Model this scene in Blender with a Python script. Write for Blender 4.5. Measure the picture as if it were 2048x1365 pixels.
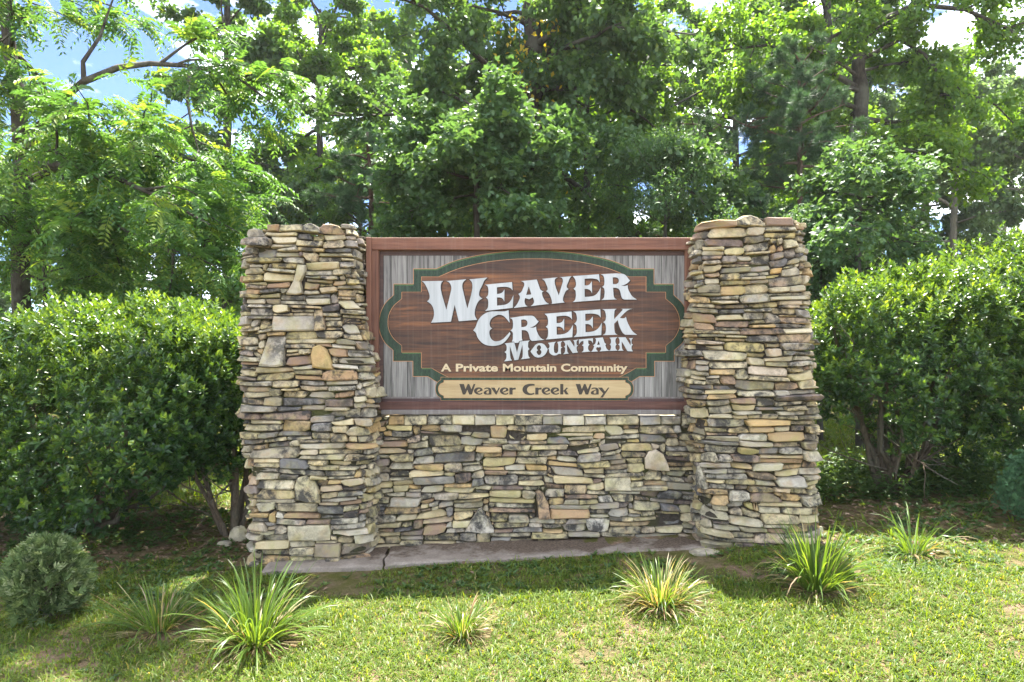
import bpy, math, random
import numpy as np
from mathutils import Vector

for o in list(bpy.data.objects):
    bpy.data.objects.remove(o)
SC = bpy.context.scene
COL = SC.collection
R = math.radians

# ------------------------------------------------------------------ camera, sky, sun, exposure
CAM = (0.0, -5.6, 1.65)
FPX = 1365.0                      # focal length in pixels of the 2048 px wide photograph (24 mm lens)
cd = bpy.data.cameras.new('camera'); cam = bpy.data.objects.new('camera', cd); COL.objects.link(cam)
cam.location = CAM; cam.rotation_euler = (R(90), 0, 0)
cd.lens = 24.0; cd.sensor_width = 36.0; cd.clip_end = 2000; cd.clip_start = 0.05
SC.camera = cam

SUN_EL, SUN_AZ = R(67), R(7)     # behind the sign, a little to the right
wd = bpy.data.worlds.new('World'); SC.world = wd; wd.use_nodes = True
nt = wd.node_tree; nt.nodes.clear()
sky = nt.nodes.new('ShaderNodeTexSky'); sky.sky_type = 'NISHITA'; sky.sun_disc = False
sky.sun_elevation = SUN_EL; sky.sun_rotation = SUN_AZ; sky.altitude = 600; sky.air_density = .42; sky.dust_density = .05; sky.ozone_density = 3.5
tc = nt.nodes.new('ShaderNodeTexCoord'); mp = nt.nodes.new('ShaderNodeMapping'); mp.inputs['Scale'].default_value = (1, 1, 2.2); mp.inputs['Location'].default_value = (5, 5, 1)  # cloud offset picked so the framed sky stays mostly blue
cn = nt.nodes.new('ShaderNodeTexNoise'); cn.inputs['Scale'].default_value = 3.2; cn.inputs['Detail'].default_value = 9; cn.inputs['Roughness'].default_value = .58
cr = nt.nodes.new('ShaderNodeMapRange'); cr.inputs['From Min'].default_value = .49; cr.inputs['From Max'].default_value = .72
mx = nt.nodes.new('ShaderNodeMix'); mx.data_type = 'RGBA'; mx.inputs[7].default_value = (24.0, 24.1, 24.3, 1)  # cloud colour far brighter than real cloud, added to fill the shade
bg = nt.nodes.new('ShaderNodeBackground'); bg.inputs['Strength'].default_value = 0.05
wo = nt.nodes.new('ShaderNodeOutputWorld')
L = nt.links.new
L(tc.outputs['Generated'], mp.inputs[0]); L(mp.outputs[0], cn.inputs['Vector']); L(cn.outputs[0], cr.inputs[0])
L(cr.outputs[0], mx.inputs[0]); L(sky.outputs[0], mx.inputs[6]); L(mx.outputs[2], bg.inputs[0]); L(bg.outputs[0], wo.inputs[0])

sd = bpy.data.lights.new('sun', 'SUN'); sd.energy = 2.55; sd.angle = R(0.53); sd.color = (1.0, 0.95, 0.86)
so = bpy.data.objects.new('sun', sd); COL.objects.link(so)
sdir = Vector((math.sin(SUN_AZ)*math.cos(SUN_EL), math.cos(SUN_AZ)*math.cos(SUN_EL), math.sin(SUN_EL)))
so.rotation_euler = sdir.to_track_quat('Z', 'Y').to_euler(); so.location = (4, 10, 20)

SC.view_settings.view_transform = 'Standard'; SC.view_settings.look = 'None'
SC.view_settings.gamma = 1.0; SC.view_settings.exposure = 3.3
SC.render.engine = 'CYCLES'
SC.cycles.use_denoising = True
SC.cycles.max_bounces = 8; SC.cycles.transmission_bounces = 4; SC.cycles.diffuse_bounces = 4; SC.cycles.glossy_bounces = 2
SC.cycles.caustics_reflective = False; SC.cycles.caustics_refractive = False
SC.cycles.sample_clamp_indirect = 6

# ------------------------------------------------------------------ helpers
def at(px, py, Y):
    """point of the place seen at photograph pixel (px,py), standing at depth Y"""
    d = Y - CAM[1]
    return ((px-1024)*d/FPX, Y, CAM[2] + (682.5-py)*d/FPX)

def gz(x, y):
    """terrain height"""
    x = np.asarray(x, float); y = np.asarray(y, float)
    z = 0.045*4*np.tanh(x/4.0)
    z = z + np.where(y < 0, 0.035*np.maximum(y, -6), 0.012*np.minimum(y, 40))
    z = z + 0.012*np.sin(1.7*x+.6)*np.sin(1.3*y+.4) + 0.006*np.sin(5.1*x+1)*np.sin(4.3*y)
    return z

def ground_px(px, py):
    """where the ray through a pixel meets the terrain"""
    d = 4.0
    for _ in range(40):
        x = (px-1024)*d/FPX; z = float(gz(x, d+CAM[1]))
        d += .5*((CAM[2]-z)*FPX/(py-682.5) - d)
    return x, d+CAM[1], z

def new_mesh(name, verts, faces, rnd=None, smooth=False):
    me = bpy.data.meshes.new(name)
    verts = np.asarray(verts, np.float32)
    if isinstance(faces, np.ndarray):
        k = faces.shape[1]; nf = len(faces)
        me.vertices.add(len(verts)); me.vertices.foreach_set('co', verts.ravel())
        me.loops.add(nf*k); me.loops.foreach_set('vertex_index', faces.astype(np.int32).ravel())
        me.polygons.add(nf); me.polygons.foreach_set('loop_start', np.arange(0, nf*k, k, dtype=np.int32))
        me.polygons.foreach_set('loop_total', np.full(nf, k, np.int32))
        me.update(calc_edges=True)
    else:
        me.from_pydata([tuple(v) for v in verts], [], faces); me.update()
    if rnd is not None:
        a = me.attributes.new('rnd', 'FLOAT', 'POINT'); a.data.foreach_set('value', np.asarray(rnd, np.float32))
    if smooth:
        me.polygons.foreach_set('use_smooth', np.ones(len(me.polygons), bool))
    return me

def obj(name, me, mat=None, parent=None, loc=None):
    o = bpy.data.objects.new(name, me); COL.objects.link(o)
    if mat is not None and me is not None and not me.materials: me.materials.append(mat)
    if parent is not None: o.parent = parent
    if loc is not None: o.location = loc
    return o

def tag(o, label=None, cat=None, group=None, kind=None):
    if label: o['label'] = label
    if cat: o['category'] = cat
    if group: o['group'] = group
    if kind: o['kind'] = kind
    return o

def thing(name, label, cat, loc=(0, 0, 0), group=None):
    o = bpy.data.objects.new(name, None); COL.objects.link(o); o.location = loc; o.empty_display_size = .1
    return tag(o, label, cat, group, 'thing')

def tube(pts, rad, sides=7, cap=True):
    """tapered tube along a polyline -> verts, quads"""
    pts = np.asarray(pts, float); n = len(pts)
    rad = np.broadcast_to(np.asarray(rad, float), (n,))
    t = np.gradient(pts, axis=0); t /= np.linalg.norm(t, axis=1)[:, None]+1e-9
    ref = np.where(np.abs(t[:, 2:3]) > .9, [[1., 0, 0]], [[0, 0, 1.]])
    s = np.cross(t, ref); s /= np.linalg.norm(s, axis=1)[:, None]+1e-9
    b = np.cross(s, t)
    a = np.linspace(0, 2*np.pi, sides, endpoint=False)
    v = pts[:, None, :] + rad[:, None, None]*(np.cos(a)[None, :, None]*s[:, None, :] + np.sin(a)[None, :, None]*b[:, None, :])
    v = v.reshape(-1, 3)
    i = np.arange(n-1)[:, None]*sides; j = np.arange(sides)[None, :]; k = (j+1) % sides
    f = np.stack([i+j, i+k, i+sides+k, i+sides+j], -1).reshape(-1, 4)
    return v, f

class Quads:
    def __init__(s): s.v = []; s.f = []; s.n = 0
    def add(s, v, f): s.v.append(v); s.f.append(f+s.n); s.n += len(v)
    def mesh(s, name, smooth=True): return new_mesh(name, np.concatenate(s.v), np.concatenate(s.f), smooth=smooth)

# ------------------------------------------------------------------ materials
def mat_new(name):
    m = bpy.data.materials.new(name); m.use_nodes = True; nt = m.node_tree; nt.nodes.clear()
    out = nt.nodes.new('ShaderNodeOutputMaterial')
    return m, nt, out
class NB:
    """tiny node builder"""
    def __init__(s, nt): s.nt = nt
    def n(s, t, **kw):
        x = s.nt.nodes.new(t)
        for k, v in kw.items(): setattr(x, k, v)
        return x
    def l(s, a, b): s.nt.links.new(a, b)
    def pos(s): return s.n('ShaderNodeNewGeometry').outputs['Position']
    def noise(s, vec, scale, detail=4, rough=.55, dist=0):
        x = s.n('ShaderNodeTexNoise'); x.inputs['Scale'].default_value = scale; x.inputs['Detail'].default_value = detail
        x.inputs['Roughness'].default_value = rough; x.inputs['Distortion'].default_value = dist
        if vec is not None: s.l(vec, x.inputs['Vector'])
        return x.outputs[0]
    def scalev(s, vec, sc):
        x = s.n('ShaderNodeVectorMath', operation='MULTIPLY'); s.l(vec, x.inputs[0]); x.inputs[1].default_value = sc; return x.outputs[0]
    def ramp(s, fac, stops, interp='LINEAR'):
        x = s.n('ShaderNodeValToRGB'); cr = x.color_ramp; cr.interpolation = interp
        while len(cr.elements) < len(stops): cr.elements.new(.5)
        for e, (p, c) in zip(cr.elements, stops):
            e.position = p; e.color = (*c, 1) if len(c) == 3 else c
        s.l(fac, x.inputs[0]); return x.outputs[0]
    def rng(s, fac, a, b, c=0, d=1):
        x = s.n('ShaderNodeMapRange'); s.l(fac, x.inputs[0])
        for i, v in zip((1, 2, 3, 4), (a, b, c, d)): x.inputs[i].default_value = v
        return x.outputs[0]
    def mix(s, fac, a, b, blend='MIX'):
        x = s.n('ShaderNodeMix', data_type='RGBA', blend_type=blend)
        for sock, v in ((x.inputs[0], fac), (x.inputs[6], a), (x.inputs[7], b)):
            if isinstance(v, (int, float)): sock.default_value = v
            elif isinstance(v, tuple): sock.default_value = (*v, 1)
            else: s.l(v, sock)
        return x.outputs[2]
    def math(s, op, a, b=0):
        x = s.n('ShaderNodeMath', operation=op)
        for sock, v in ((x.inputs[0], a), (x.inputs[1], b)):
            if isinstance(v, (int, float)): sock.default_value = v
            else: s.l(v, sock)
        return x.outputs[0]
    def bump(s, h, dist=.01, strength=1, normal=None):
        x = s.n('ShaderNodeBump'); x.inputs['Distance'].default_value = dist; x.inputs['Strength'].default_value = strength
        s.l(h, x.inputs['Height'])
        if normal is not None: s.l(normal, x.inputs['Normal'])
        return x.outputs[0]
    def principled(s, col, rough=.8, spec=.3, normal=None):
        x = s.n('ShaderNodeBsdfPrincipled')
        if isinstance(col, tuple): x.inputs['Base Color'].default_value = (*col, 1)
        else: s.l(col, x.inputs['Base Color'])
        if isinstance(rough, (int, float)): x.inputs['Roughness'].default_value = rough
        else: s.l(rough, x.inputs['Roughness'])
        x.inputs['Specular IOR Level'].default_value = spec
        if normal is not None: s.l(normal, x.inputs['Normal'])
        return x.outputs[0]
    def attr(s, name='rnd'):
        return s.n('ShaderNodeAttribute', attribute_name=name).outputs['Fac']

def leaf_mat(name, stops, trans=1.0, tint=(1.6, 1.5, .5), tf=.45, rough=.5, spec=.35):
    m, nt, out = mat_new(name); b = NB(nt)
    col = b.ramp(b.attr(), stops)
    p = b.principled(col, rough, spec)
    tl = b.n('ShaderNodeBsdfTranslucent'); b.l(b.mix(1.0, col, tint, 'MULTIPLY'), tl.inputs[0])
    x = b.n('ShaderNodeMixShader'); x.inputs[0].default_value = tf
    b.l(p, x.inputs[1]); b.l(tl.outputs[0], x.inputs[2]); b.l(x.outputs[0], out.inputs[0])
    return m

def bark_mat(name, c1, c2, sc=1.0):
    m, nt, out = mat_new(name); b = NB(nt); p = b.pos()
    v = b.scalev(p, (9*sc, 9*sc, 2.2*sc)); n = b.noise(v, 2.5, 8, .65)
    n2 = b.noise(p, 3.0, 4)
    col = b.mix(b.rng(n2, .45, .65), b.ramp(n, [(.3, c1), (.7, c2)]), (.15, .155, .12))
    col = b.mix(.55, b.ramp(n, [(.3, c1), (.7, c2)]), col)
    b.l(b.principled(col, .9, .15, b.bump(n, .03, .8)), out.inputs[0]); return m

M = {}
# stone: colour by stone, with iron stain, lichen and moss
m, nt, out = mat_new('fieldstone'); b = NB(nt)
r = b.attr(); r2 = b.attr('rnd2'); p = b.pos()
off = b.n('ShaderNodeCombineXYZ'); b.l(b.math('MULTIPLY', r, 37.0), off.inputs[0]); b.l(b.math('MULTIPLY', r2, 53.0), off.inputs[2])
va = b.n('ShaderNodeVectorMath', operation='ADD'); b.l(p, va.inputs[0]); b.l(off.outputs[0], va.inputs[1]); P = va.outputs[0]
base = b.ramp(r, [(0, (.58, .49, .29)), (.12, (.46, .42, .32)), (.24, (.62, .50, .27)), (.34, (.32, .30, .265)), (.44, (.60, .53, .36)), (.52, (.52, .43, .19)),
                  (.59, (.17, .165, .16)), (.64, (.22, .21, .195)), (.71, (.56, .38, .16)), (.78, (.47, .43, .34)), (.87, (.22, .165, .14)), (.93, (.47, .31, .17)), (1, (.63, .59, .48))])
n1 = b.noise(P, 9, 6, .6); n2 = b.noise(P, 22, 8, .65, .4); n3 = b.noise(P, 6, 5, .6); n4 = b.noise(P, 70, 6, .7); n5 = b.noise(P, 4, 3)
col = b.mix(b.rng(n1, .52, .70, 0, .5), base, (.42, .25, .10))
col = b.mix(b.rng(n3, .48, .64, 0, .42), col, (.36, .34, .11))
n6 = b.noise(P, 11, 9, .72, .3)
dark = b.math('MULTIPLY', b.rng(n6, .42, .58, 0, .95), b.rng(b.math('ADD', b.math('MULTIPLY', r2, .8), n5), .53, 1.02))
col = b.mix(dark, col, (.045, .044, .042))
col = b.mix(b.math('MULTIPLY', b.rng(n4, .60, .72, 0, .35), b.rng(n5, .45, .6)), col, (.55, .55, .50))
col = b.mix(b.rng(n4, .3, .7, .16, 0), col, (.06, .05, .04))
h = b.math('ADD', b.math('MULTIPLY', n2, .8), b.math('MULTIPLY', n4, .35))
b.l(b.principled(col, .88, .2, b.bump(h, .012, .9)), out.inputs[0]); M['stone'] = m

m, nt, out = mat_new('joint_fill'); b = NB(nt); p = b.pos()
n = b.noise(p, 30, 6, .7); n2 = b.noise(p, 3, 3)
col = b.mix(b.rng(n2, .45, .65), b.ramp(n, [(.3, (.04, .034, .028)), (.7, (.10, .085, .068))]), (.085, .09, .035))
b.l(b.principled(col, .95, .1, b.bump(n, .03, 1)), out.inputs[0]); M['core'] = m

m, nt, out = mat_new('concrete'); b = NB(nt); p = b.pos()
n = b.noise(p, 5, 6, .65); n2 = b.noise(p, 60, 6, .7); n3 = b.noise(p, 2.2, 5, .7)
sx = b.n('ShaderNodeSeparateXYZ'); b.l(p, sx.inputs[0])
dm = b.math('ADD', b.rng(sx.outputs[1], -.50, -.12, .1, .8), b.rng(n3, .38, .68, -.4, .45))
col = b.ramp(n, [(.3, (.20, .165, .135)), (.55, (.30, .255, .21)), (.75, (.39, .34, .29))])
col = b.mix(b.rng(n2, .35, .65, .45, 0), col, (.13, .115, .085))
dirt = b.ramp(n2, [(.35, (.06, .046, .032)), (.65, (.18, .135, .10))])
col = b.mix(b.rng(dm, .35, .65), col, dirt)
b.l(b.principled(col, .92, .15, b.bump(b.math('ADD', n2, b.math('MULTIPLY', n, .6)), .012, .8)), out.inputs[0]); M['concrete'] = m

# ground: soil and thatch, moss by the wall, leaf mould under the bushes
m, nt, out = mat_new('soil'); b = NB(nt); p = b.pos()
n = b.noise(p, 1.6, 6, .6); n2 = b.noise(p, 45, 6, .75); n3 = b.noise(p, 4.5, 6, .65); n4 = b.noise(p, 150, 3, .7)
sx = b.n('ShaderNodeSeparateXYZ'); b.l(p, sx.inputs[0])
thatch = b.ramp(n2, [(.25, (.07, .055, .03)), (.5, (.16, .13, .065)), (.75, (.27, .20, .12))])
soil = b.ramp(n2, [(.25, (.10, .065, .045)), (.5, (.23, .15, .105)), (.75, (.38, .27, .20))])
moss = b.ramp(n4, [(.3, (.05, .055, .015)), (.7, (.15, .145, .035))])
col = b.mix(b.rng(n, .5, .62), thatch, soil)
mm = b.math('MULTIPLY', b.rng(sx.outputs[1], -1.3, -.7), b.rng(n3, .42, .56))
col = b.mix(mm, col, moss)
b.l(b.principled(col, .95, .1, b.bump(b.math('ADD', n2, b.math('MULTIPLY', n4, .5)), .02, 1)), out.inputs[0]); M['soil'] = m

def plain(name, col, rough=.7, var=.25, sc=30, spec=.25):
    m, nt, out = mat_new(name); b = NB(nt); p = b.pos()
    n = b.noise(p, sc, 6, .65)
    c = b.mix(b.rng(n, .3, .7, 0, var), col, tuple(x*.35 for x in col))
    b.l(b.principled(c, rough, spec, b.bump(n, .002, .4)), out.inputs[0]); return m

def wood_mat(name, stops, along='x', sc=1.0, fade=(.5, .5, .5), fadeamt=.12, rough=.65, bump=.004):
    m, nt, out = mat_new(name); b = NB(nt); p = b.pos()
    r = b.attr()
    off = b.n('ShaderNodeCombineXYZ')
    for i, k in enumerate((17.0, 5.0, 29.0)): b.l(b.math('MULTIPLY', r, k), off.inputs[i])
    va = b.n('ShaderNodeVectorMath', operation='ADD'); b.l(p, va.inputs[0]); b.l(off.outputs[0], va.inputs[1])
    k = (1.6, 8, 26) if along == 'x' else (26, 8, 1.3)
    v = b.scalev(va.outputs[0], tuple(x*sc for x in k))
    n = b.noise(v, 1.6, 9, .68, .7); n2 = b.noise(v, .5, 4, .6, .6)
    f = b.math('ADD', b.math('MULTIPLY', n, .62), b.math('MULTIPLY', n2, .38))
    f = b.math('ADD', f, b.rng(r, 0, 1, -.05, .05))
    col = b.ramp(f, stops)
    # rain streaks run straight down
    st = b.noise(b.scalev(p, (34, 3, .6)), 1.0, 5, .6)
    col = b.mix(b.rng(st, .52, .72, 0, fadeamt*2.2), col, fade)
    col = b.mix(fadeamt, col, fade)
    b.l(b.principled(col, rough, .3, b.bump(n, bump, .6)), out.inputs[0]); return m
M['frame_wood'] = wood_mat('stained_timber', [(.30, (.055, .024, .016)), (.45, (.16, .065, .038)), (.58, (.23, .10, .06)), (.72, (.30, .15, .10))], 'x', fade=(.32, .24, .20), fadeamt=.06)
M['frame_wood_v'] = wood_mat('stained_timber_upright', [(.30, (.05, .022, .015)), (.45, (.13, .055, .034)), (.58, (.19, .085, .05)), (.72, (.26, .13, .085))], 'z', fade=(.30, .22, .18), fadeamt=.06)
M['rail_dark'] = wood_mat('dark_stained_timber', [(.30, (.022, .011, .010)), (.45, (.065, .028, .022)), (.58, (.105, .046, .035)), (.72, (.15, .075, .06))], 'x', fade=(.2, .16, .14), fadeamt=.05)
M['ledge_wood'] = wood_mat('weathered_ledge', [(.3, (.06, .048, .042)), (.6, (.15, .125, .11)), (.75, (.24, .20, .18))], 'x')
M['grey_plank'] = wood_mat('grey_board_print', [(.30, (.022, .022, .024)), (.41, (.078, .074, .068)), (.50, (.19, .182, .168)), (.62, (.31, .298, .275)), (.75, (.41, .395, .37))], 'z', fade=(.38, .39, .38), fadeamt=.04, rough=.55, bump=.001)
M['brown_plank'] = wood_mat('brown_board_print', [(.30, (.012, .007, .006)), (.42, (.045, .020, .011)), (.52, (.095, .038, .017)), (.62, (.20, .078, .026)), (.74, (.36, .16, .05))], 'x', sc=.9, fade=(.26, .23, .20), fadeamt=.055, rough=.5, bump=.001)
M['tan_plate'] = wood_mat('tan_board_print', [(.3, (.28, .19, .085)), (.5, (.42, .31, .155)), (.7, (.52, .40, .22))], 'x', fade=(.55, .5, .4), fadeamt=.05, rough=.5, bump=.0005)
M['letter_white'] = wood_mat('letter_face', [(.3, (.30, .32, .32)), (.5, (.44, .46, .465)), (.7, (.53, .545, .55))], 'z', sc=.7, fade=(.52, .54, .55), fadeamt=.05, rough=.45, bump=.0004)
M['letter_edge'] = plain('letter_shade', (.055, .033, .022), .6, .4, 40)
M['seam'] = plain('board_seam', (.02, .018, .018), .8, .3)
M['print_edge'] = wood_mat('print_border', [(.3, (.04, .026, .026)), (.5, (.085, .05, .042)), (.7, (.14, .08, .06))], 'x', fade=(.2, .17, .17), fadeamt=.05, bump=.0005)
M['cream_text'] = plain('cream_lettering', (.58, .47, .30), .5, .15, 60)
M['dark_text'] = plain('dark_lettering', (.055, .045, .035), .5, .3, 60)
M['gold_line'] = plain('copper_line', (.48, .24, .11), .5, .2, 20)
m, nt, out = mat_new('green_border'); b = NB(nt); p = b.pos()
n = b.noise(b.scalev(p, (60, 10, 22)), 1.4, 7, .7, 1.2); n2 = b.noise(p, 7, 3)
col = b.ramp(n, [(.3, (.006, .016, .008)), (.52, (.014, .036, .018)), (.68, (.03, .075, .03)), (.8, (.07, .14, .05))])
st = b.noise(b.scalev(p, (34, 3, .6)), 1.0, 5, .6)
col = b.mix(b.rng(st, .5, .72, .04, .3), col, (.12, .15, .13))
b.l(b.principled(col, .5, .3), out.inputs[0]); M['green'] = m
M['green_rim'] = plain('green_rim', (.10, .20, .07), .5, .6, 90)
M['bark'] = bark_mat('grey_brown_bark', (.022, .018, .014), (.085, .074, .058))
M['bark_pale'] = bark_mat('pale_bark', (.10, .09, .07), (.30, .27, .22))
M['bark_pine'] = bark_mat('red_brown_bark', (.045, .026, .018), (.15, .09, .065))
M['stem'] = bark_mat('shrub_stem', (.06, .045, .03), (.20, .155, .105), 3)

M['leaf_walnut'] = leaf_mat('walnut_leaf', [(0, (0.05224, 0.1211, 0.04125)), (.5, (0.07837, 0.171, 0.04875)), (.85, (0.1132, 0.2137, 0.0525)), (1, (0.209, 0.285, 0.05625))], tint=(2.0, 1.9, .7), tf=.42)
M['leaf_poplar'] = leaf_mat('poplar_leaf', [(0, (0.05054, 0.103, 0.04894)), (.5, (0.07387, 0.1354, 0.05594)), (.9, (0.1069, 0.1766, 0.05244)), (1, (0.1944, 0.2355, 0.05244))], tint=(1.75, 1.8, .6), tf=.42)
M['leaf_bright'] = leaf_mat('sapling_leaf', [(0, (0.06493, 0.1421, 0.0324)), (.5, (0.09383, 0.1895, 0.03564)), (1, (0.1587, 0.2572, 0.0405))], tint=(1.95, 1.8, .5), tf=.5)
M['leaf_dark'] = leaf_mat('maple_leaf', [(0, (0.04838, 0.09715, 0.04692)), (.6, (0.07258, 0.1398, 0.06256)), (1, (0.121, 0.1914, 0.06256))], tint=(2.0, 2.0, .7), tf=.38)
M['leaf_far'] = leaf_mat('far_leaf', [(0, (.085, .145, .07)), (.5, (.115, .185, .085)), (1, (.16, .235, .10))], tint=(1.6, 1.6, .8), tf=.45)  # paleness of distant haze is put into this leaf colour
M['leaf_yellow'] = leaf_mat('yellow_vine_leaf', [(0, (.36, .28, .02)), (1, (.55, .43, .04))], tint=(1.4, 1.3, .6), tf=.5)
M['needle'] = leaf_mat('pine_needle', [(0, (0.03128, 0.0714, 0.03366)), (.6, (0.05474, 0.1105, 0.05202)), (1, (0.1075, 0.17, 0.0765))], tint=(1.3, 1.4, .8), tf=.3)
M['holly'] = leaf_mat('holly_leaf', [(0, (.026, .062, .024)), (.35, (.045, .105, .028)), (.58, (.085, .17, .032)), (.8, (.15, .245, .038)), (1, (.21, .31, .045))], tint=(1.8, 1.55, .4), tf=.38, rough=.32, spec=.5)
M['cypress'] = leaf_mat('cypress_spray', [(0, (.045, .085, .03)), (.5, (.12, .18, .065)), (.8, (.22, .28, .12)), (1, (.36, .41, .24))], tint=(1.2, 1.2, .6), tf=.32, rough=.7)
M['spruce'] = leaf_mat('spruce_spray', [(0, (0.0441, 0.1122, 0.0495)), (1, (0.0945, 0.198, 0.09))], tint=(1.2, 1.3, .8), tf=.25, rough=.7)
M['liriope'] = leaf_mat('strap_blade', [(0, (.070, .135, .024)), (.5, (.11, .19, .03)), (.74, (.17, .25, .045)), (.80, (.28, .25, .09)), (.88, (.44, .37, .23)), (.97, (.38, .30, .20)), (1, (.30, .13, .06))], tint=(1.7, 1.5, .5), tf=.42, rough=.38)
M['grass'] = leaf_mat('grass_blade', [(0, (.065, .125, .02)), (.35, (.110, .180, .024)), (.82, (.175, .245, .034)), (.88, (.25, .25, .08)), (1, (.40, .34, .19))], tint=(1.9, 1.6, .3), tf=.48, rough=.45)
M['weed'] = leaf_mat('weed_leaf', [(0, (0.039, 0.0825, 0.027)), (.7, (0.078, 0.1425, 0.039)), (1, (0.156, 0.21, 0.0525))], tint=(1.8, 1.7, .6), tf=.38)
M['litter'] = leaf_mat('dead_leaf', [(0, (.09, .055, .03)), (.6, (.20, .13, .08)), (1, (.34, .25, .17))], tint=(1.2, 1.0, .7), tf=.15, rough=.8)

# ------------------------------------------------------------------ ground
def axis(lim, step0, grow):
    v = [0.0]; s = step0
    while v[-1] < lim:
        v.append(v[-1]+s)
        if v[-1] > 4.5: s *= grow
    return np.array(v)
xs = axis(300, .09, 1.14); xs = np.concatenate([-xs[:0:-1], xs])
ys = axis(300, .09, 1.14); ys = np.concatenate([-ys[:0:-1], ys])
GX, GY = np.meshgrid(xs, ys); nx, ny = len(xs), len(ys)
gv = np.stack([GX, GY, gz(GX, GY)], -1).reshape(-1, 3)
ii, jj = np.meshgrid(np.arange(nx-1), np.arange(ny-1)); q = (jj*nx+ii).ravel()
g = obj('ground', new_mesh('ground', gv, np.stack([q, q+1, q+nx+1, q+nx], -1), smooth=True), M['soil'])
tag(g, 'sloping soil of the lawn around the stone sign', 'ground', kind='structure')

# ------------------------------------------------------------------ dry-laid stonework
def sharp(me, ang=33):
    me.polygons.foreach_set('use_smooth', np.ones(len(me.polygons), bool))
    try: me.set_sharp_from_angle(angle=R(ang))
    except Exception: pass

def stone_shape(rng, outline, proud, depth=.15, bevel=1.0):
    """closed outline (u,v) counter-clockwise -> (u,v,d) verts and faces of one chipped stone"""
    o = np.array(outline); n = len(o); c = o.mean(0)
    w = np.ptp(o[:, 0]); h = np.ptp(o[:, 1])
    tu, tv = rng.normal(0, .09), rng.normal(-.12, .20)
    def dd(q): return tu*(q[:, 0]-c[0]) + tv*(q[:, 1]-c[1])
    ins = np.array([min(.22, .016*bevel/max(w, .02)+.03), min(.34, .012*bevel/max(h, .02)+.06)])
    inner = c + (o-c)*(1-ins*rng.uniform(.6, 1.5, (n, 1)))
    back = np.column_stack([o, np.full(n, proud-depth)])
    edge = np.column_stack([o, proud - .012*bevel*rng.uniform(.4, 1.6, n) + dd(o)])
    front = np.column_stack([inner, proud + rng.normal(0, .0045, n) + dd(inner)])
    v = np.concatenate([back, edge, front])
    f = []
    for i in range(n):
        j = (i+1) % n
        f.append((i, j, n+j, n+i)); f.append((n+i, n+j, 2*n+j, 2*n+i))
    f.append(tuple(range(2*n, 3*n)))
    f.append(tuple(range(n-1, -1, -1)))
    return v, f

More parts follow.
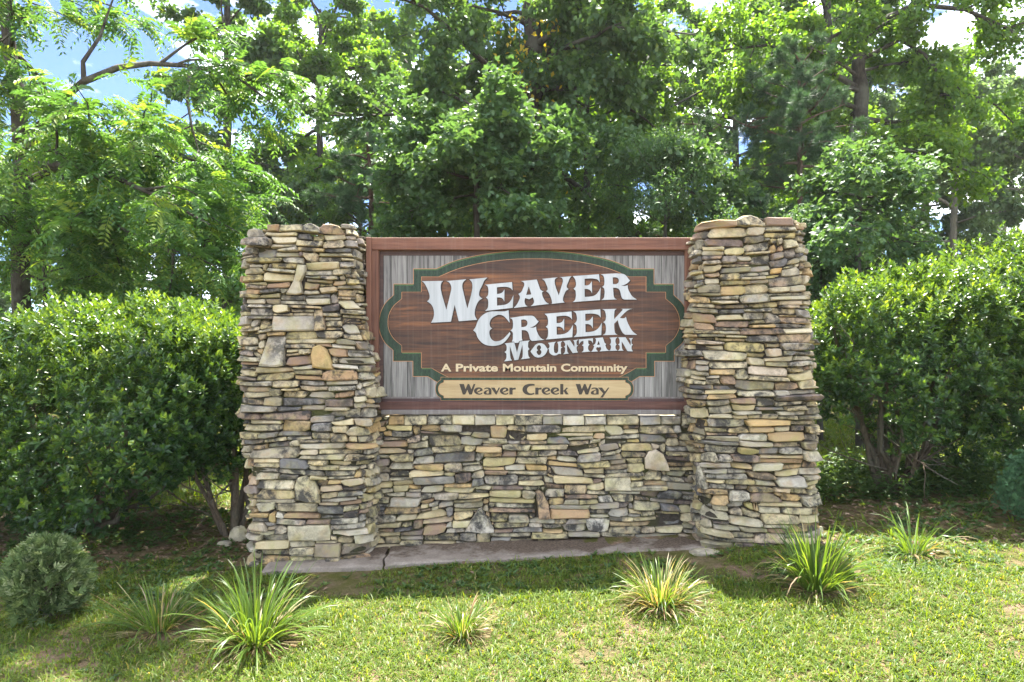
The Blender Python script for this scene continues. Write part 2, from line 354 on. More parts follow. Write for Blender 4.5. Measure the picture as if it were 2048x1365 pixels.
def pack(rng, U, vbot, vtop, specials=(), wmean=.205, hmean=.0455):
    """fill a face of width U with rough stones, lowest place first; returns outlines and proudness"""
    du = .01; n = int(round(U/du))
    sky_ = np.array([vbot(i*du) for i in range(n)]) + .006*rng.normal(size=n).cumsum()*0
    top = np.array([vtop(i*du) for i in range(n)])
    out = []; todo = list(specials)
    def outl(a, b, bl, br, tl, tr):
        w = b-a; hl = tl-bl; hr = tr-br; hm = .5*(hl+hr); gp = rng.uniform(.0005, .0055)
        c1, c2, c3, c4 = (min(.3*w, hm*rng.uniform(.06, .55)) for _ in range(4))
        L_ = lambda x, p, q: p+(q-p)*(x-a)/max(w, 1e-6)
        mb, mt = a+w*rng.uniform(.3, .7), a+w*rng.uniform(.25, .75)
        sl, sr = rng.normal(0, .16*hm), rng.normal(0, .16*hm)          # slanting ends
        k1, k2, k3, k4 = rng.uniform(.08, .30, 4)
        pts = [(a+gp+sl*.6, bl+hl*k1), (a+gp+sl+c1, L_(a+c1, bl, br)+gp), (mb, L_(mb, bl, br)+gp*rng.uniform(-1, 1.4)),
               (b-gp+sr-c2, L_(b-c2, bl, br)+gp), (b-gp+sr*.6, br+hr*k2), (b-gp-sr*.6, tr-hr*k3),
               (b-gp-sr-c3, L_(b-c3, tl, tr)-gp), (mt, L_(mt, tl, tr)-gp+rng.uniform(-.006, .005)), (a+gp-sl+c4, L_(a+c4, tl, tr)-gp), (a+gp-sl*.6, tl-hl*k4)]
        return pts
    for _ in range(6000):
        for s in list(todo):
            i0, i1 = max(0, int(s['u'][0]/du)), min(n, int(s['u'][1]/du))
            if sky_[i0:i1].min() >= s['v'][0]-.022:
                c = np.array([(s['u'][0]+s['u'][1])/2, (s['v'][0]+s['v'][1])/2]); hw = np.array([(s['u'][1]-s['u'][0])/2, (s['v'][1]-s['v'][0])/2])
                out.append(dict(o=[tuple(c+hw*np.array(q)) for q in s['poly']], p=s.get('p', .012), r=s.get('r'), s=1))
                hull = out[-1]['o']
                for ic in range(i0, i1):
                    uc = (ic+.5)*du; best = None
                    for (ua, va), (ub, vb_) in zip(hull, hull[1:]+hull[:1]):
                        if min(ua, ub) <= uc <= max(ua, ub) and abs(ub-ua) > 1e-6:
                            q_ = va+(vb_-va)*(uc-ua)/(ub-ua); best = q_ if best is None else max(best, q_)
                    if best is not None: sky_[ic] = max(sky_[ic], best)
                todo.remove(s)
        free = np.where(sky_ < top-.022)[0]
        if len(free) == 0: break
        i = free[np.argmin(sky_[free] + rng.uniform(0, .012, len(free)))]
        tol = rng.uniform(.012, .024)
        l = i
        while l > 0 and abs(sky_[l-1]-sky_[i]) < tol and sky_[l-1] < top[l-1]-.015: l -= 1
        r_ = i
        while r_ < n-1 and abs(sky_[r_+1]-sky_[i]) < tol and sky_[r_+1] < top[r_+1]-.015: r_ += 1
        run = (r_-l+1)*du
        if run < .035:
            nb = [sky_[l-1]] if l > 0 else []
            if r_ < n-1: nb.append(sky_[r_+1])
            up = [x for x in nb if x > sky_[i]]
            newv = min(up) if up else sky_[i]+.03
            hgt = newv-sky_[i]
            if run >= .02 and hgt > .02:
                a, b_ = l*du, (r_+1)*du
                out.append(dict(o=outl(a, b_, sky_[l:r_+1].max(), sky_[l:r_+1].max(), newv, newv), p=rng.uniform(-.02, .0), r=None, s=0))
            sky_[l:r_+1] = newv+1e-4; continue
        w = float(np.clip(rng.lognormal(math.log(wmean), .38), .065, .34))
        if run-w < .10: w = run if run < .40 else run*rng.uniform(.4, .6)
        k = max(3, int(round(w/du)))
        a = l if rng.random() < .5 else max(l, r_+1-k)
        e = min(r_+1, a+k)
        q = max(1, (e-a)//4)
        bl, br = sky_[a:a+q].max(), sky_[e-q:e].max()
        hh = float(np.clip(rng.lognormal(math.log(hmean), .36)*(1+.25*(w-.17)), .024, .078))
        tl, tr = bl+hh*rng.uniform(.8, 1.2), br+hh*rng.uniform(.8, 1.2)
        if a > 0 and abs(sky_[a-1]-tl) < .014: tl = sky_[a-1]
        if e < n and abs(sky_[e]-tr) < .014: tr = sky_[e]
        for s in todo:
            if s['u'][0] < e*du-.004 and s['u'][1] > a*du+.004 and max(bl, br) < s['v'][0] < max(tl, tr)+.03:
                tl = tr = max(s['v'][0], max(bl, br)+.02)
        cap = top[a:e].min()+rng.uniform(-.01, .03)
        if max(tl, tr) > cap-.02: tl = max(bl+.024, min(tl, cap)); tr = max(br+.024, min(tr, cap))
        out.append(dict(o=outl(a*du, e*du, bl, br, tl, tr), p=rng.normal(0, .020), r=None, s=0))
        sky_[a:e] = np.linspace(tl, tr, e-a)
    return out

def build_stones(parent, rng, stones, mapf, visible, limit=300, name='stone'):
    """the stones that show largest become parts of their own, the rest one joined part"""
    items = []
    for s in stones:
        v, f = stone_shape(rng, s['o'], s['p'], bevel=s.get('b', 1.0))
        W = np.array([mapf(*q) for q in v])
        o = np.array(s['o']); area = np.ptp(o[:, 0])*np.ptp(o[:, 1])
        vis = visible(o[:, 0].mean(), o[:, 1].mean())
        rr = s['r'] if s['r'] is not None else rng.random()
        items.append((vis, area + s['s'], W, f, rr, rng.random()))
    items.sort(key=lambda t: (-int(t[0]), -t[1]))
    jv, jf, jr, jr2, k = [], [], [], [], 0
    base = np.array(parent.location)
    for idx, (vis, area, W, f, rr, r2) in enumerate(items):
        if vis and idx < limit:
            c = W.mean(0)
            me = new_mesh(name, W-c, f, np.full(len(W), rr)); a = me.attributes.new('rnd2', 'FLOAT', 'POINT'); a.data.foreach_set('value', np.full(len(W), r2, np.float32))
            sharp(me); obj(name, me, M['stone'], parent, tuple(c-base))
        else:
            jv.append(W-base); jf += [tuple(i+k for i in q) for q in f]; jr += [rr]*len(W); jr2 += [r2]*len(W); k += len(W)
    if jv:
        me = new_mesh('stone_courses', np.concatenate(jv), jf, jr); a = me.attributes.new('rnd2', 'FLOAT', 'POINT'); a.data.foreach_set('value', np.array(jr2, np.float32))
        sharp(me); o = obj('stone_courses', me, M['stone'], parent); o['kind'] = 'stuff'

def lut(tab):
    t = np.array(tab, float)
    return lambda v: float(np.interp(v, t[:, 0], t[:, 1]))

class Pillar:
    def __init__(s, xl, xr, yf, yb, rc=.15):
        s.xl, s.xr, s.yf, s.yb, s.rc = lut(xl), lut(xr), lut(yf), yb, rc
        s.x0, s.x1, s.y0 = xl[0][1], xr[0][1], yf[0][1]
        s.A = yb-(s.y0+rc); s.C = math.pi*rc/2; s.F = s.x1-s.x0-2*rc
        s.U = 2*s.A+2*s.C+s.F
    def nominal(s, u):
        rc = s.rc
        if u < s.A: return s.x0, s.yb-u, -1, 0
        u -= s.A
        if u < s.C:
            t = u/s.C*math.pi/2; return s.x0+rc-rc*math.cos(t), s.y0+rc-rc*math.sin(t), -math.cos(t), -math.sin(t)
        u -= s.C
        if u < s.F: return s.x0+rc+u, s.y0, 0, -1
        u -= s.F
        if u < s.C:
            t = u/s.C*math.pi/2; return s.x1-rc+rc*math.sin(t), s.y0+rc-rc*math.cos(t), math.sin(t), -math.cos(t)
        u -= s.C
        return s.x1, s.y0+rc+u, 1, 0
    def map(s, u, v, d):
        x, y, nx_, ny_ = s.nominal(u)
        a, b_ = s.xl(v), s.xr(v)
        x = a+(x-s.x0)/(s.x1-s.x0)*(b_-a)
        y = s.yb+(y-s.yb)*(s.yb-s.yf(v))/(s.yb-s.y0)
        return (x+nx_*d, y+ny_*d, v)

def core_mesh(pl, ztop, inset=.05):
    us = np.linspace(0, pl.U, 40); vs = np.linspace(-.2, ztop, 8); v = []
    for z in vs:
        for u in us: v.append(pl.map(u, z, -inset))
    n = len(us); f = [(j*n+i, j*n+(i+1) % n, (j+1)*n+(i+1) % n, (j+1)*n+i) for j in range(len(vs)-1) for i in range(n)]
    f.append(tuple((len(vs)-1)*n+i for i in range(n)))
    return v, f

RECT = [(-.95, -1), (.2, -.96), (.97, -.9), (1, .3), (.93, 1), (-.3, .93), (-.96, .98), (-1, -.2)]
TRAP = [(-1, -.95), (.3, -1), (.75, -.92), (.86, .1), (.98, .95), (.1, 1), (-.42, .9), (-.72, .0)]
TRI = [(-1, -.9), (.0, -1), (.95, -.95), (.9, -.6), (.45, .3), (.12, 1), (-.12, .92), (-.65, -.05)]
SPEAR = [(-.45, -1), (.5, -1), (.95, -.9), (.75, .0), (.1, .75), (-.5, 1), (-.9, .8), (-.55, -.2)]
BLUNT = [(-.95, -.8), (-.1, -.95), (.95, -1), (.8, -.3), (.45, .6), (-.1, 1), (-.7, .85), (-1, .2)]
LEAN = [(-.9, -.95), (.1, -1), (.75, -.9), (.45, -.1), (.95, .5), (1, .95), (.2, 1), (-.2, -.1)]

# -- left pillar
PL = Pillar([(-.2, -2.08), (.25, -2.075), (1.0, -2.135), (1.55, -2.165), (2.3, -2.14), (2.6, -2.10)],
            [(-.2, -1.10), (.9, -1.085), (1.45, -1.105), (1.75, -1.15), (2.0, -1.21), (2.4, -1.22), (2.6, -1.24)],
            [(-.2, -.345), (1.2, -.315), (2.6, -.25)], .42)
rng = np.random.default_rng(11)
def fu(pl, px, Y=-.3):
    """perimeter coordinate on a pillar's front of the thing at photograph column px"""
    x = (px-1024)*(Y+5.6)/FPX
    return pl.A+pl.C+(x-(pl.x0+pl.rc))
def zz(py, Y=-.3): return CAM[2]+(682.5-py)*(Y+5.6)/FPX
def spec(pl, px0, px1, py0, py1, poly, **k):
    return dict(u=(fu(pl, px0), fu(pl, px1)), v=(zz(py1), zz(py0)), poly=poly, **k)
pillar_l = thing('stone_pillar', 'tapering dry-laid fieldstone pillar holding the side of the sign that begins the lettering', 'pillar', (-1.6, 0, 0), 'stone pillars of the entrance sign')
sp = [spec(PL, 590, 632, 528, 590, LEAN, r=.13), spec(PL, 563, 648, 632, 663, RECT, r=.80), spec(PL, 538, 588, 672, 734, TRAP, r=.78, p=.022),
      spec(PL, 634, 674, 690, 740, BLUNT, r=.70, p=.02), spec(PL, 594, 645, 950, 1004, BLUNT, r=.46, p=.03), spec(PL, 578, 662, 1048, 1080, RECT, r=.44, p=.02),
      spec(PL, 645, 664, 618, 662, RECT, r=.95), spec(PL, 630, 682, 1086, 1112, RECT, r=.66)]
# broad cap stones
sp += [spec(PL, 488, 545, 455, 474, BLUNT, r=.12), spec(PL, 543, 570, 447, 462, RECT, r=.88), spec(PL, 570, 624, 447, 462, RECT, r=.46), spec(PL, 624, 662, 444, 464, BLUNT, r=.12), spec(PL, 662, 722, 446, 468, BLUNT, r=.90)]
topL = lut([(0, 2.46), (PL.A, 2.44), (PL.A+.12, 2.46), (PL.A+PL.C, 2.52), (PL.A+PL.C+.2, 2.55), (PL.U-PL.A-.1, 2.555), (PL.U, 2.45)])
st = pack(rng, PL.U, lambda u: -.12, topL, sp)
VIS = lambda pl, a, b_: (lambda u, v: pl.A-.06+a < u < pl.U-pl.A+b_)
build_stones(pillar_l, rng, st, PL.map, VIS(PL, 0, .17))
cv, cf = core_mesh(PL, 2.47)
obj('core', new_mesh('core', np.array(cv)-np.array(pillar_l.location), cf), M['core'], pillar_l)

# -- right pillar
PR = Pillar([(-.2, 1.48), (.5, 1.47), (1.2, 1.41), (1.75, 1.405), (2.2, 1.435), (2.65, 1.49)],
            [(-.2, 2.45), (.4, 2.415), (1.2, 2.415), (1.8, 2.365), (2.3, 2.35), (2.65, 2.31)],
            [(-.2, -.345), (1.2, -.315), (2.6, -.25)], .42)
pillar_r = thing('stone_pillar', 'bulging dry-laid fieldstone pillar with flat cap slabs at the end of the lettering', 'pillar', (1.9, 0, 0), 'stone pillars of the entrance sign')
rng = np.random.default_rng(23)
sp = [spec(PR, 1378, 1492, 437, 458, [(-1, -.9), (-.2, -.8), (.6, -.55), (.95, -.3), (.9, .8), (.2, .95), (-.5, .7), (-.95, .1)], r=.90, p=.02),
      spec(PR, 1492, 1558, 428, 452, BLUNT, r=.46, p=.015), spec(PR, 1557, 1622, 433, 450, RECT, r=.88, p=.02),
      spec(PR, 1392, 1416, 932, 978, BLUNT, r=.40, p=.03), spec(PR, 1500, 1570, 983, 1003, BLUNT, r=.88, p=.02)]
topR = lut([(0, 2.5), (PR.A, 2.52), (PR.A+PR.C, 2.60), (PR.A+PR.C+.4, 2.625), (PR.U-PR.A, 2.61), (PR.U, 2.5)])
st = pack(rng, PR.U, lambda u: -.10, topR, sp)
build_stones(pillar_r, rng, st, PR.map, VIS(PR, -.17, .06))
cv, cf = core_mesh(PR, 2.52)
obj('core', new_mesh('core', np.array(cv)-np.array(pillar_r.location), cf), M['core'], pillar_r)

# -- low wall under the sign
wall = thing('stone_wall', 'low dry-laid fieldstone wall under the sign, between the two pillars', 'wall', (.15, 0, 0))
rng = np.random.default_rng(5)
WX0, WU = -1.18, 2.74
WT = 1.035
def wmap(u, v, d): return (WX0+u, .0+.02*v-d, v)
def wspec(px0, px1, py0, py1, poly, **k):
    f_ = lambda px: (px-1024)*5.6/FPX-WX0
    return dict(u=(f_(px0), f_(px1)), v=(zz(py1, 0), zz(py0, 0)), poly=poly, **k)
sp = [wspec(930, 990, 1018, 1066, TRI, r=.99, p=.03), wspec(1068, 1101, 980, 1037, SPEAR, r=.92, p=.03), wspec(1290, 1340, 900, 942, BLUNT, r=.97, p=.03),
      wspec(1210, 1262, 955, 983, RECT, r=.44), wspec(1100, 1180, 1020, 1038, RECT, r=.93), wspec(905, 960, 1042, 1056, RECT, r=.46)]
xx = 775
for wpx, rr in ((32, .70), (46, .46), (50, .12), (46, .44), (42, .78), (38, .46), (56, .44), (40, .34), (44, .99), (44, .78), (66, .46), (44, .34), (40, .78), (34, .44)):
    sp.append(wspec(xx+1, xx+wpx, 831+random.Random(xx).uniform(-1, 3), 851, RECT, r=rr, p=.012)); xx += wpx
st = pack(rng, WU, lambda u: -.10, lambda u: WT-.005, sp)
vis_px = lambda u, v: -1.10 < WX0+u < 1.52
build_stones(wall, rng, st, wmap, vis_px)
cv = [(WX0+x, y, z) for z in (-.2, WT-.02) for x, y in ((0, .05), (WU, .05), (WU, .40), (0, .40))]
obj('core', new_mesh('core', np.array(cv)-np.array(wall.location), [(0, 1, 5, 4), (1, 2, 6, 5), (2, 3, 7, 6), (3, 0, 4, 7), (4, 5, 6, 7)]), M['core'], wall)

# -- concrete footing in two lengths with a crack between them
foot = thing('concrete_footing', 'cracked concrete footing slab along the foot of the stonework', 'footing', (-.5, -.4, 0))
def slab(xa, xb, ja, jb, seed):
    rg = np.random.default_rng(seed); nx_ = max(6, int((xb-xa)/.05)); xs_ = np.linspace(xa, xb, nx_)
    prof = [(-.30, None), (-.012, 0), (0, .012), (0, .12), (0, .24), (0, .45)]
    v = []
    for i, x in enumerate(xs_):
        yf_ = -.535+.058*(x+1.9) + rg.normal(0, .004)+.008*math.sin(x*7)
        zt = .010+.034*x
        xo = (ja(x) if i == 0 else jb(x) if i == nx_-1 else 0)
        for k, (dz, dy) in enumerate(prof):
            y = yf_+(0 if dy is None else dy)
            kk = 1.0*math.sin(y*9+seed)
            v.append((x+(.012*math.sin(y*23)+.01*math.sin(y*51) if (i in (0, nx_-1)) else 0), y+rg.normal(0, .002), zt+dz+rg.normal(0, .0025)-(.012 if i in (0, nx_-1) and k in (1, 2) else 0)))
    n = len(prof); f = [(i*n+k, (i+1)*n+k, (i+1)*n+k+1, i*n+k+1) for i in range(nx_-1) for k in range(n-1)]
    f.append(tuple(range(n-1, -1, -1))); f.append(tuple((nx_-1)*n+k for k in range(n)))
    me = new_mesh('slab', np.array(v)-np.array(foot.location), f); sharp(me, 40)
    return obj('slab', me, M['concrete'], foot)
z0 = lambda x: 0
slab(-1.86, -.985, z0, z0, 1); slab(-.972, 1.62, z0, z0, 2)

# ------------------------------------------------------------------ the sign
SY = .06                                   # face of the printed panel
def spx(px, py, Y=SY): return at(px, py, Y)
sign = thing('entrance_sign', 'wooden framed sign board with white western lettering on brown planks', 'sign', (.15, SY, 1.03))
SO = np.array(sign.location)

def box_obj(name, px0, px1, py0, py1, yf, yb, mat, parent, base, rnd=.5, bev=.004):
    x0, _, z1 = at(px0, py0, yf); x1, _, z0_ = at(px1, py1, yf)
    b_ = bev
    v = []
    for y, i in ((yb, 0), (yf+b_, 0), (yf, b_)):
        v += [(x0+i, y, z0_+i), (x1-i, y, z0_+i), (x1-i, y, z1-i), (x0+i, y, z1-i)]
    f = [(0, 3, 2, 1)]
    for k in (0, 4):
        for i in range(4):
            j = (i+1) % 4; f.append((k+i, k+j, k+4+j, k+4+i))
    f.append((8, 9, 10, 11))
    v = np.array(v)
    me = new_mesh(name, v-base, f, np.full(12, rnd))
    return obj(name, me, mat, parent)

def poly_mesh(loops, thick, name, yf, resolution=4):
    """filled flat shape with bezier outlines (world x,z loops; third value 1 = smooth), front face at y = yf"""
    cu = bpy.data.curves.new(name, 'CURVE'); cu.dimensions = '2D'; cu.fill_mode = 'BOTH'; cu.resolution_u = resolution; cu.extrude = thick/2
    for lp in loops:
        s = cu.splines.new('BEZIER'); s.bezier_points.add(len(lp)-1); s.use_cyclic_u = True
        for bp, q in zip(s.bezier_points, lp):
            bp.co = (q[0], q[1], 0)
            t = 'AUTO' if len(q) > 2 and q[2] else 'VECTOR'
            bp.handle_left_type = bp.handle_right_type = t
    o = bpy.data.objects.new(name, cu); COL.objects.link(o)
    bpy.context.view_layer.update()
    me = bpy.data.meshes.new_from_object(o.evaluated_get(bpy.context.evaluated_depsgraph_get()))
    bpy.data.objects.remove(o); bpy.data.curves.remove(cu)
    n = len(me.vertices); co = np.empty(n*3, np.float32); me.vertices.foreach_get('co', co); co = co.reshape(-1, 3)
    w = np.column_stack([co[:, 0], yf+thick/2-co[:, 2], co[:, 1]])
    me.vertices.foreach_set('co', w.astype(np.float32).ravel())
    me.materials.clear(); me.name = name
    me.polygons.foreach_set('use_smooth', np.zeros(len(me.polygons), bool)); me.update()
    return me
def shift_mesh(me, base, rnd=None):
    n = len(me.vertices); co = np.empty(n*3, np.float32); me.vertices.foreach_get('co', co)
    me.vertices.foreach_set('co', (co.reshape(-1, 3)-base.astype(np.float32)).ravel()); me.update()
    if rnd is not None:
        a = me.attributes.new('rnd', 'FLOAT', 'POINT'); a.data.foreach_set('value', np.full(n, rnd, np.float32))
    return me
def print_shape(name, loops, lift, thick, mat, parent, rnd=.5):
    """a printed shape in photograph pixels, lying `lift` in front of the panel"""
    wl = []
    for lp in loops:
        q = []
        for p_ in lp:
            x, _, z = spx(p_[0], p_[1]); q.append((x, z, p_[2] if len(p_) > 2 else 0))
        wl.append(q)
    return obj(name, shift_mesh(poly_mesh(wl, thick, name, SY-lift), SO, rnd), mat, parent)

# timber frame
box_obj('top_rail', 741.5, 1392, 475.5, 500, -.005, .10, M['frame_wood'], sign, SO, .2)
box_obj('bottom_rail', 757, 1392, 803.5, 820.5, .012, .10, M['rail_dark'], sign, SO, .7)
box_obj('ledge', 762, 1362, 820.2, 829.8, .000, .10, M['ledge_wood'], sign, SO, .4)
box_obj('side_post', 732, 742, 474.5, 829, -.03, .10, M['frame_wood_v'], sign, SO, .9)
box_obj('side_stile', 742.5, 756.5, 500.4, 803, .005, .10, M['frame_wood_v'], sign, SO, .35)
box_obj('side_stile', 1371, 1392, 500.4, 803, .015, .10, M['frame_wood_v'], sign, SO, .6)
# printed panel: dark edge, grey boards, green bordered cartouche
panel = box_obj('panel', 756.8, 1371.5, 500.4, 803.2, SY, SY+.03, M['print_edge'], sign, SO, .3, .001)
box_obj('pale_strip', 764, 1373, 794.2, 797.6, SY-.003, SY, M['ledge_wood'], panel, SO, .9, .001)
box_obj('seam_ground', 766.5, 1369.5, 511.5, 794, SY-.0012, SY, M['seam'], panel, SO, .3, .0004)
seams = [767, 782.5, 814.7, 847.8, 881, 907.2, 940.5, 973, 1006, 1032, 1065, 1098, 1131, 1164, 1197.8, 1230.5, 1256.6, 1289, 1323, 1354, 1369]
rg = random.Random(3)
for a, b_ in zip(seams[:-1], seams[1:]):
    box_obj('grey_board', a+.45, b_-.45, 511.8, 794, SY-.003, SY-.001, M['grey_plank'], panel, SO, rg.random(), .0006)

CX = 1067.4
def mirror(left, cx=CX):
    """left half, listed from the top centre anticlockwise to the bottom centre -> closed loop"""
    return left + [(2*cx-p_[0], p_[1], *p_[2:]) for p_ in reversed(left[1:-1])]
outer = [(CX, 501.5, 1), (1000, 505.2, 1), (940, 515, 1), (905, 524.5, 1), (872.8, 538.5), (827.5, 538.5), (827.5, 568.9), (788, 568.9), (788, 590.5), (768.5, 611, 1), (758.8, 646, 1), (766.5, 680, 1), (787, 701.2),
         (787, 722.6), (826.3, 722.6), (826.3, 753), (856, 753), (880, 767, 1), (960, 785, 1), (CX, 790, 1)]
inner = [(CX, 518.4, 1), (1000, 521.5, 1), (950, 529.5, 1), (912, 540, 1), (877.5, 554.4), (843.2, 554.4), (843.2, 585), (804, 585), (804, 598.2), (784.5, 617, 1), (776.3, 646, 1), (784.5, 673, 1), (804, 691.5),
         (804, 705), (843.2, 705), (843.2, 736), (863, 736), (880, 746, 1), (897, 754.5), (CX, 754.5)]
def grow(lp, k, cx=CX, cy=646, ax=310, ay=145):
    """outline offset by k pixels along its own normals"""
    q = np.array([p_[:2] for p_ in lp]); n = len(q); out_ = []
    sgn = 1 if sum(q[i-1][0]*q[i][1]-q[i][0]*q[i-1][1] for i in range(n)) > 0 else -1
    for i in range(n):
        e1 = q[i]-q[i-1]; e2 = q[(i+1) % n]-q[i]
        n1 = np.array([e1[1], -e1[0]])/np.hypot(*e1)*sgn; n2 = np.array([e2[1], -e2[0]])/np.hypot(*e2)*sgn
        m_ = n1+n2; m_ /= max(.35, m_@n1)
        out_.append((q[i][0]+m_[0]*k, q[i][1]+m_[1]*k, *lp[i][2:]))
    return out_
OUT, INN = mirror(outer), mirror(inner)
cart = print_shape('cartouche', [grow(OUT, .9)], .0046, .0016, M['gold_line'], sign)
print_shape('green_border', [grow(OUT, -.3)], .0062, .0016, M['green'], cart)
print_shape('inner_line', [grow(INN, .6)], .0072, .001, M['gold_line'], cart)
print_shape('plank_ground', [grow(INN, -.5)], .0080, .0008, M['seam'], cart)
# pale rims where the border catches the printed light: thin bars along its steps
def rim(pts, w=1.6):
    up = [(x, y) for x, y in pts]; lo = [(x, y+w) for x, y in reversed(pts)]
    print_shape('border_rim', [up+lo], .0068, .0006, M['green_rim'], cart)
arc_o = [(872.8, 539.6), (905, 525.4), (940, 516), (970, 510.2), (1000, 506.2), (1035, 503.4), (CX, 502.6)]
rim(arc_o); rim([(2*CX-x, y) for x, y in reversed(arc_o)])
for xa, xb, y in ((829, 872, 539.4), (789.5, 827, 569.9), (805, 842, 706.2), (844, 862, 737.2)):
    rim([(xa, y), (xb, y)]); rim([(2*CX-xb, y), (2*CX-xa, y)])
# brown planks: the inside of the cartouche cut at each plank joint
res = []
lf = inner
def left_edge(y):
    """left boundary of the cartouche inside at height y (pixels)"""
    L_ = [(CX, 518.4), (1000, 521.5), (950, 529.5), (912, 540), (877.5, 554.4), (843.2, 554.41), (843.2, 585), (804, 585.01), (804, 598.2), (790, 610), (781, 624), (776.3, 646), (781, 665), (791, 681), (804, 691.5),
          (804, 705), (843.2, 705.01), (843.2, 736), (863, 736.01), (880, 746), (897, 754.5)]
    ys_ = np.array([q[1] for q in L_]); xs_ = np.array([q[0] for q in L_]); return float(np.interp(y, ys_, xs_))
joints = [519, 546, 584.2, 622.5, 662, 700.5, 738, 754]
rg = random.Random(8)
for y0, y1 in zip(joints[:-1], joints[1:]):
    ya, yb_ = y0+.35, y1-.35
    cand = sorted(set([ya, yb_] + [y for y in list(np.linspace(ya, yb_, 9)) + [554.3, 554.5, 584.9, 585.1, 598.2, 704.9, 705.1, 735.9, 736.1] if ya < y < yb_]))
    le = [(left_edge(y)+.6, y) for y in cand]
    loop = le + [(2*CX-x, y) for x, y in reversed(le)]
    print_shape('brown_plank', [loop], .0092, .0012, M['brown_plank'], cart, rg.random())
# street-name plate
PX = 1069
pl_o = mirror([(PX, 755), (882.5, 755), (882.5, 759.8), (875, 766, 1), (871.8, 777.8, 1), (875, 790, 1), (882.5, 795.8), (882.5, 800.8), (PX, 800.8)], PX)
pl_i = mirror([(PX, 761.4), (888.5, 761.4), (888.5, 765.3), (880.5, 769.5, 1), (877.5, 778, 1), (880.5, 787, 1), (888.5, 791.6), (888.5, 795.6), (PX, 795.6)], PX)
plate = print_shape('street_plate', [grow(pl_o, .8)], .0105, .0012, M['gold_line'], sign)
print_shape('green_border', [pl_o], .0118, .0012, M['green'], plate)
print_shape('inner_line', [grow(pl_i, .8)], .0126, .0008, M['gold_line'], plate)
print_shape('tan_board', [pl_i], .0136, .001, M['tan_plate'], plate)

# lettering, traced letter by letter: (origin x, origin y, scale) and outlines; a trailing 1 marks a curve point
S_ = 1
LET = []
def G(o, *loops): LET.append((o, loops))
c1, c2, c3, c4 = (840, 540, 11.371), (965, 540, 11.371), (1080, 530, 15.17), (1170, 530, 15.17)
c5, c6, c7, c8 = (940, 610, 13.65), (1070, 605, 15.17), (1160, 605, 15.17), (1000, 665, 7.314)
G(c1, [(48,265),(530,258),(490,310,1),(475,400,1),(490,500,1),(605,915),(700,520,1),(718,420,1),(695,330,1),(650,280,1),(600,262),(1055,222),(985,290,1),(965,370,1),(985,490,1),(1080,885),(1185,480,1),(1195,360,1),(1170,265,1),(1125,225),(1535,183),(1465,250,1),(1430,330,1),(1345,572,1),(1375,625,1),(1422,655),(1345,705,1),(1280,820,1),(1248,950,1),(1255,1060,1),(1305,1140),(885,1172),(793,800),(708,1182),(260,1205),(310,1100,1),(325,980,1),(300,860,1),(245,775,1),(168,722),(215,670,1),(225,600,1),(205,520,1),(130,350,1),(90,295,1)])
G(c2, [(60,345),(672,285),(685,475),(640,425,1),(560,395,1),(440,392,1),(330,402),(332,555),(390,548,1),(450,520,1),(500,450),(497,730),(465,670,1),(420,638,1),(330,632),(332,818),(450,808,1),(560,780,1),(640,710,1),(703,580),(688,868),(62,938),(115,880,1),(132,800,1),(130,710,1),(115,665,1),(80,635),(120,590,1),(135,530,1),(132,430,1),(110,375,1)])
G(c2, [(872,265),(1232,228),(1310,450),(1345,480,1),(1392,497),(1355,515,1),(1352,555,1),(1400,680,1),(1450,745,1),(1510,780),(1090,830),(1140,795,1),(1170,730,1),(1165,690,1),(1140,630),(1060,675),(970,645),(955,700,1),(960,760,1),(985,810,1),(1025,835),(710,872),(775,800,1),(830,700,1),(850,610,1),(815,555),(880,510,1),(920,430,1),(950,340,1),(935,290,1)], [(1052,378),(1110,565),(990,577)])
G(c3, [(60,435),(530,388),(455,440,1),(440,520,1),(460,640,1),(563,935),(665,600,1),(690,490,1),(675,425,1),(645,395,1),(590,385),(955,355),(900,410,1),(860,510,1),(805,670,1),(825,715,1),(862,742),(780,800,1),(730,900,1),(690,1060,1),(705,1115,1),(745,1148),(318,1195),(355,1180,1),(360,1140,1),(310,960,1),(260,870,1),(180,805),(225,765,1),(230,735,1),(180,590,1),(130,490,1)])
G(c3, [(982,352),(1780,295),(1805,545),(1745,460,1),(1635,428,1),(1515,420,1),(1345,432),(1345,632),(1440,630,1),(1495,600,1),(1565,505),(1570,875),(1525,790,1),(1455,748,1),(1345,737),(1350,980),(1515,968,1),(1655,930,1),(1765,820,1),(1833,690),(1810,1075),(985,1137),(1050,1080,1),(1075,1000,1),(1078,850,1),(1060,775,1),(1010,740),(1075,660,1),(1075,500,1),(1045,420,1)])
G(c4, [(470,295),(1090,278,1),(1190,305,1),(1260,370,1),(1310,440,1),(1355,482),(1290,550,1),(1190,610,1),(1080,640),(1190,648,1),(1285,628),(1290,720,1),(1340,840,1),(1430,970,1),(1560,1060),(1190,1060),(1130,1035,1),(1090,960,1),(1060,830,1),(1020,750,1),(950,712,1),(840,700),(850,860,1),(865,970,1),(900,1030,1),(965,1055),(485,1075),(555,1020,1),(580,920,1),(580,760,1),(560,710,1),(510,678),(560,640,1),(575,590,1),(575,430,1),(545,340,1)], [(830,390),(930,390,1),(995,425,1),(1015,490,1),(990,560,1),(930,592,1),(835,592)])
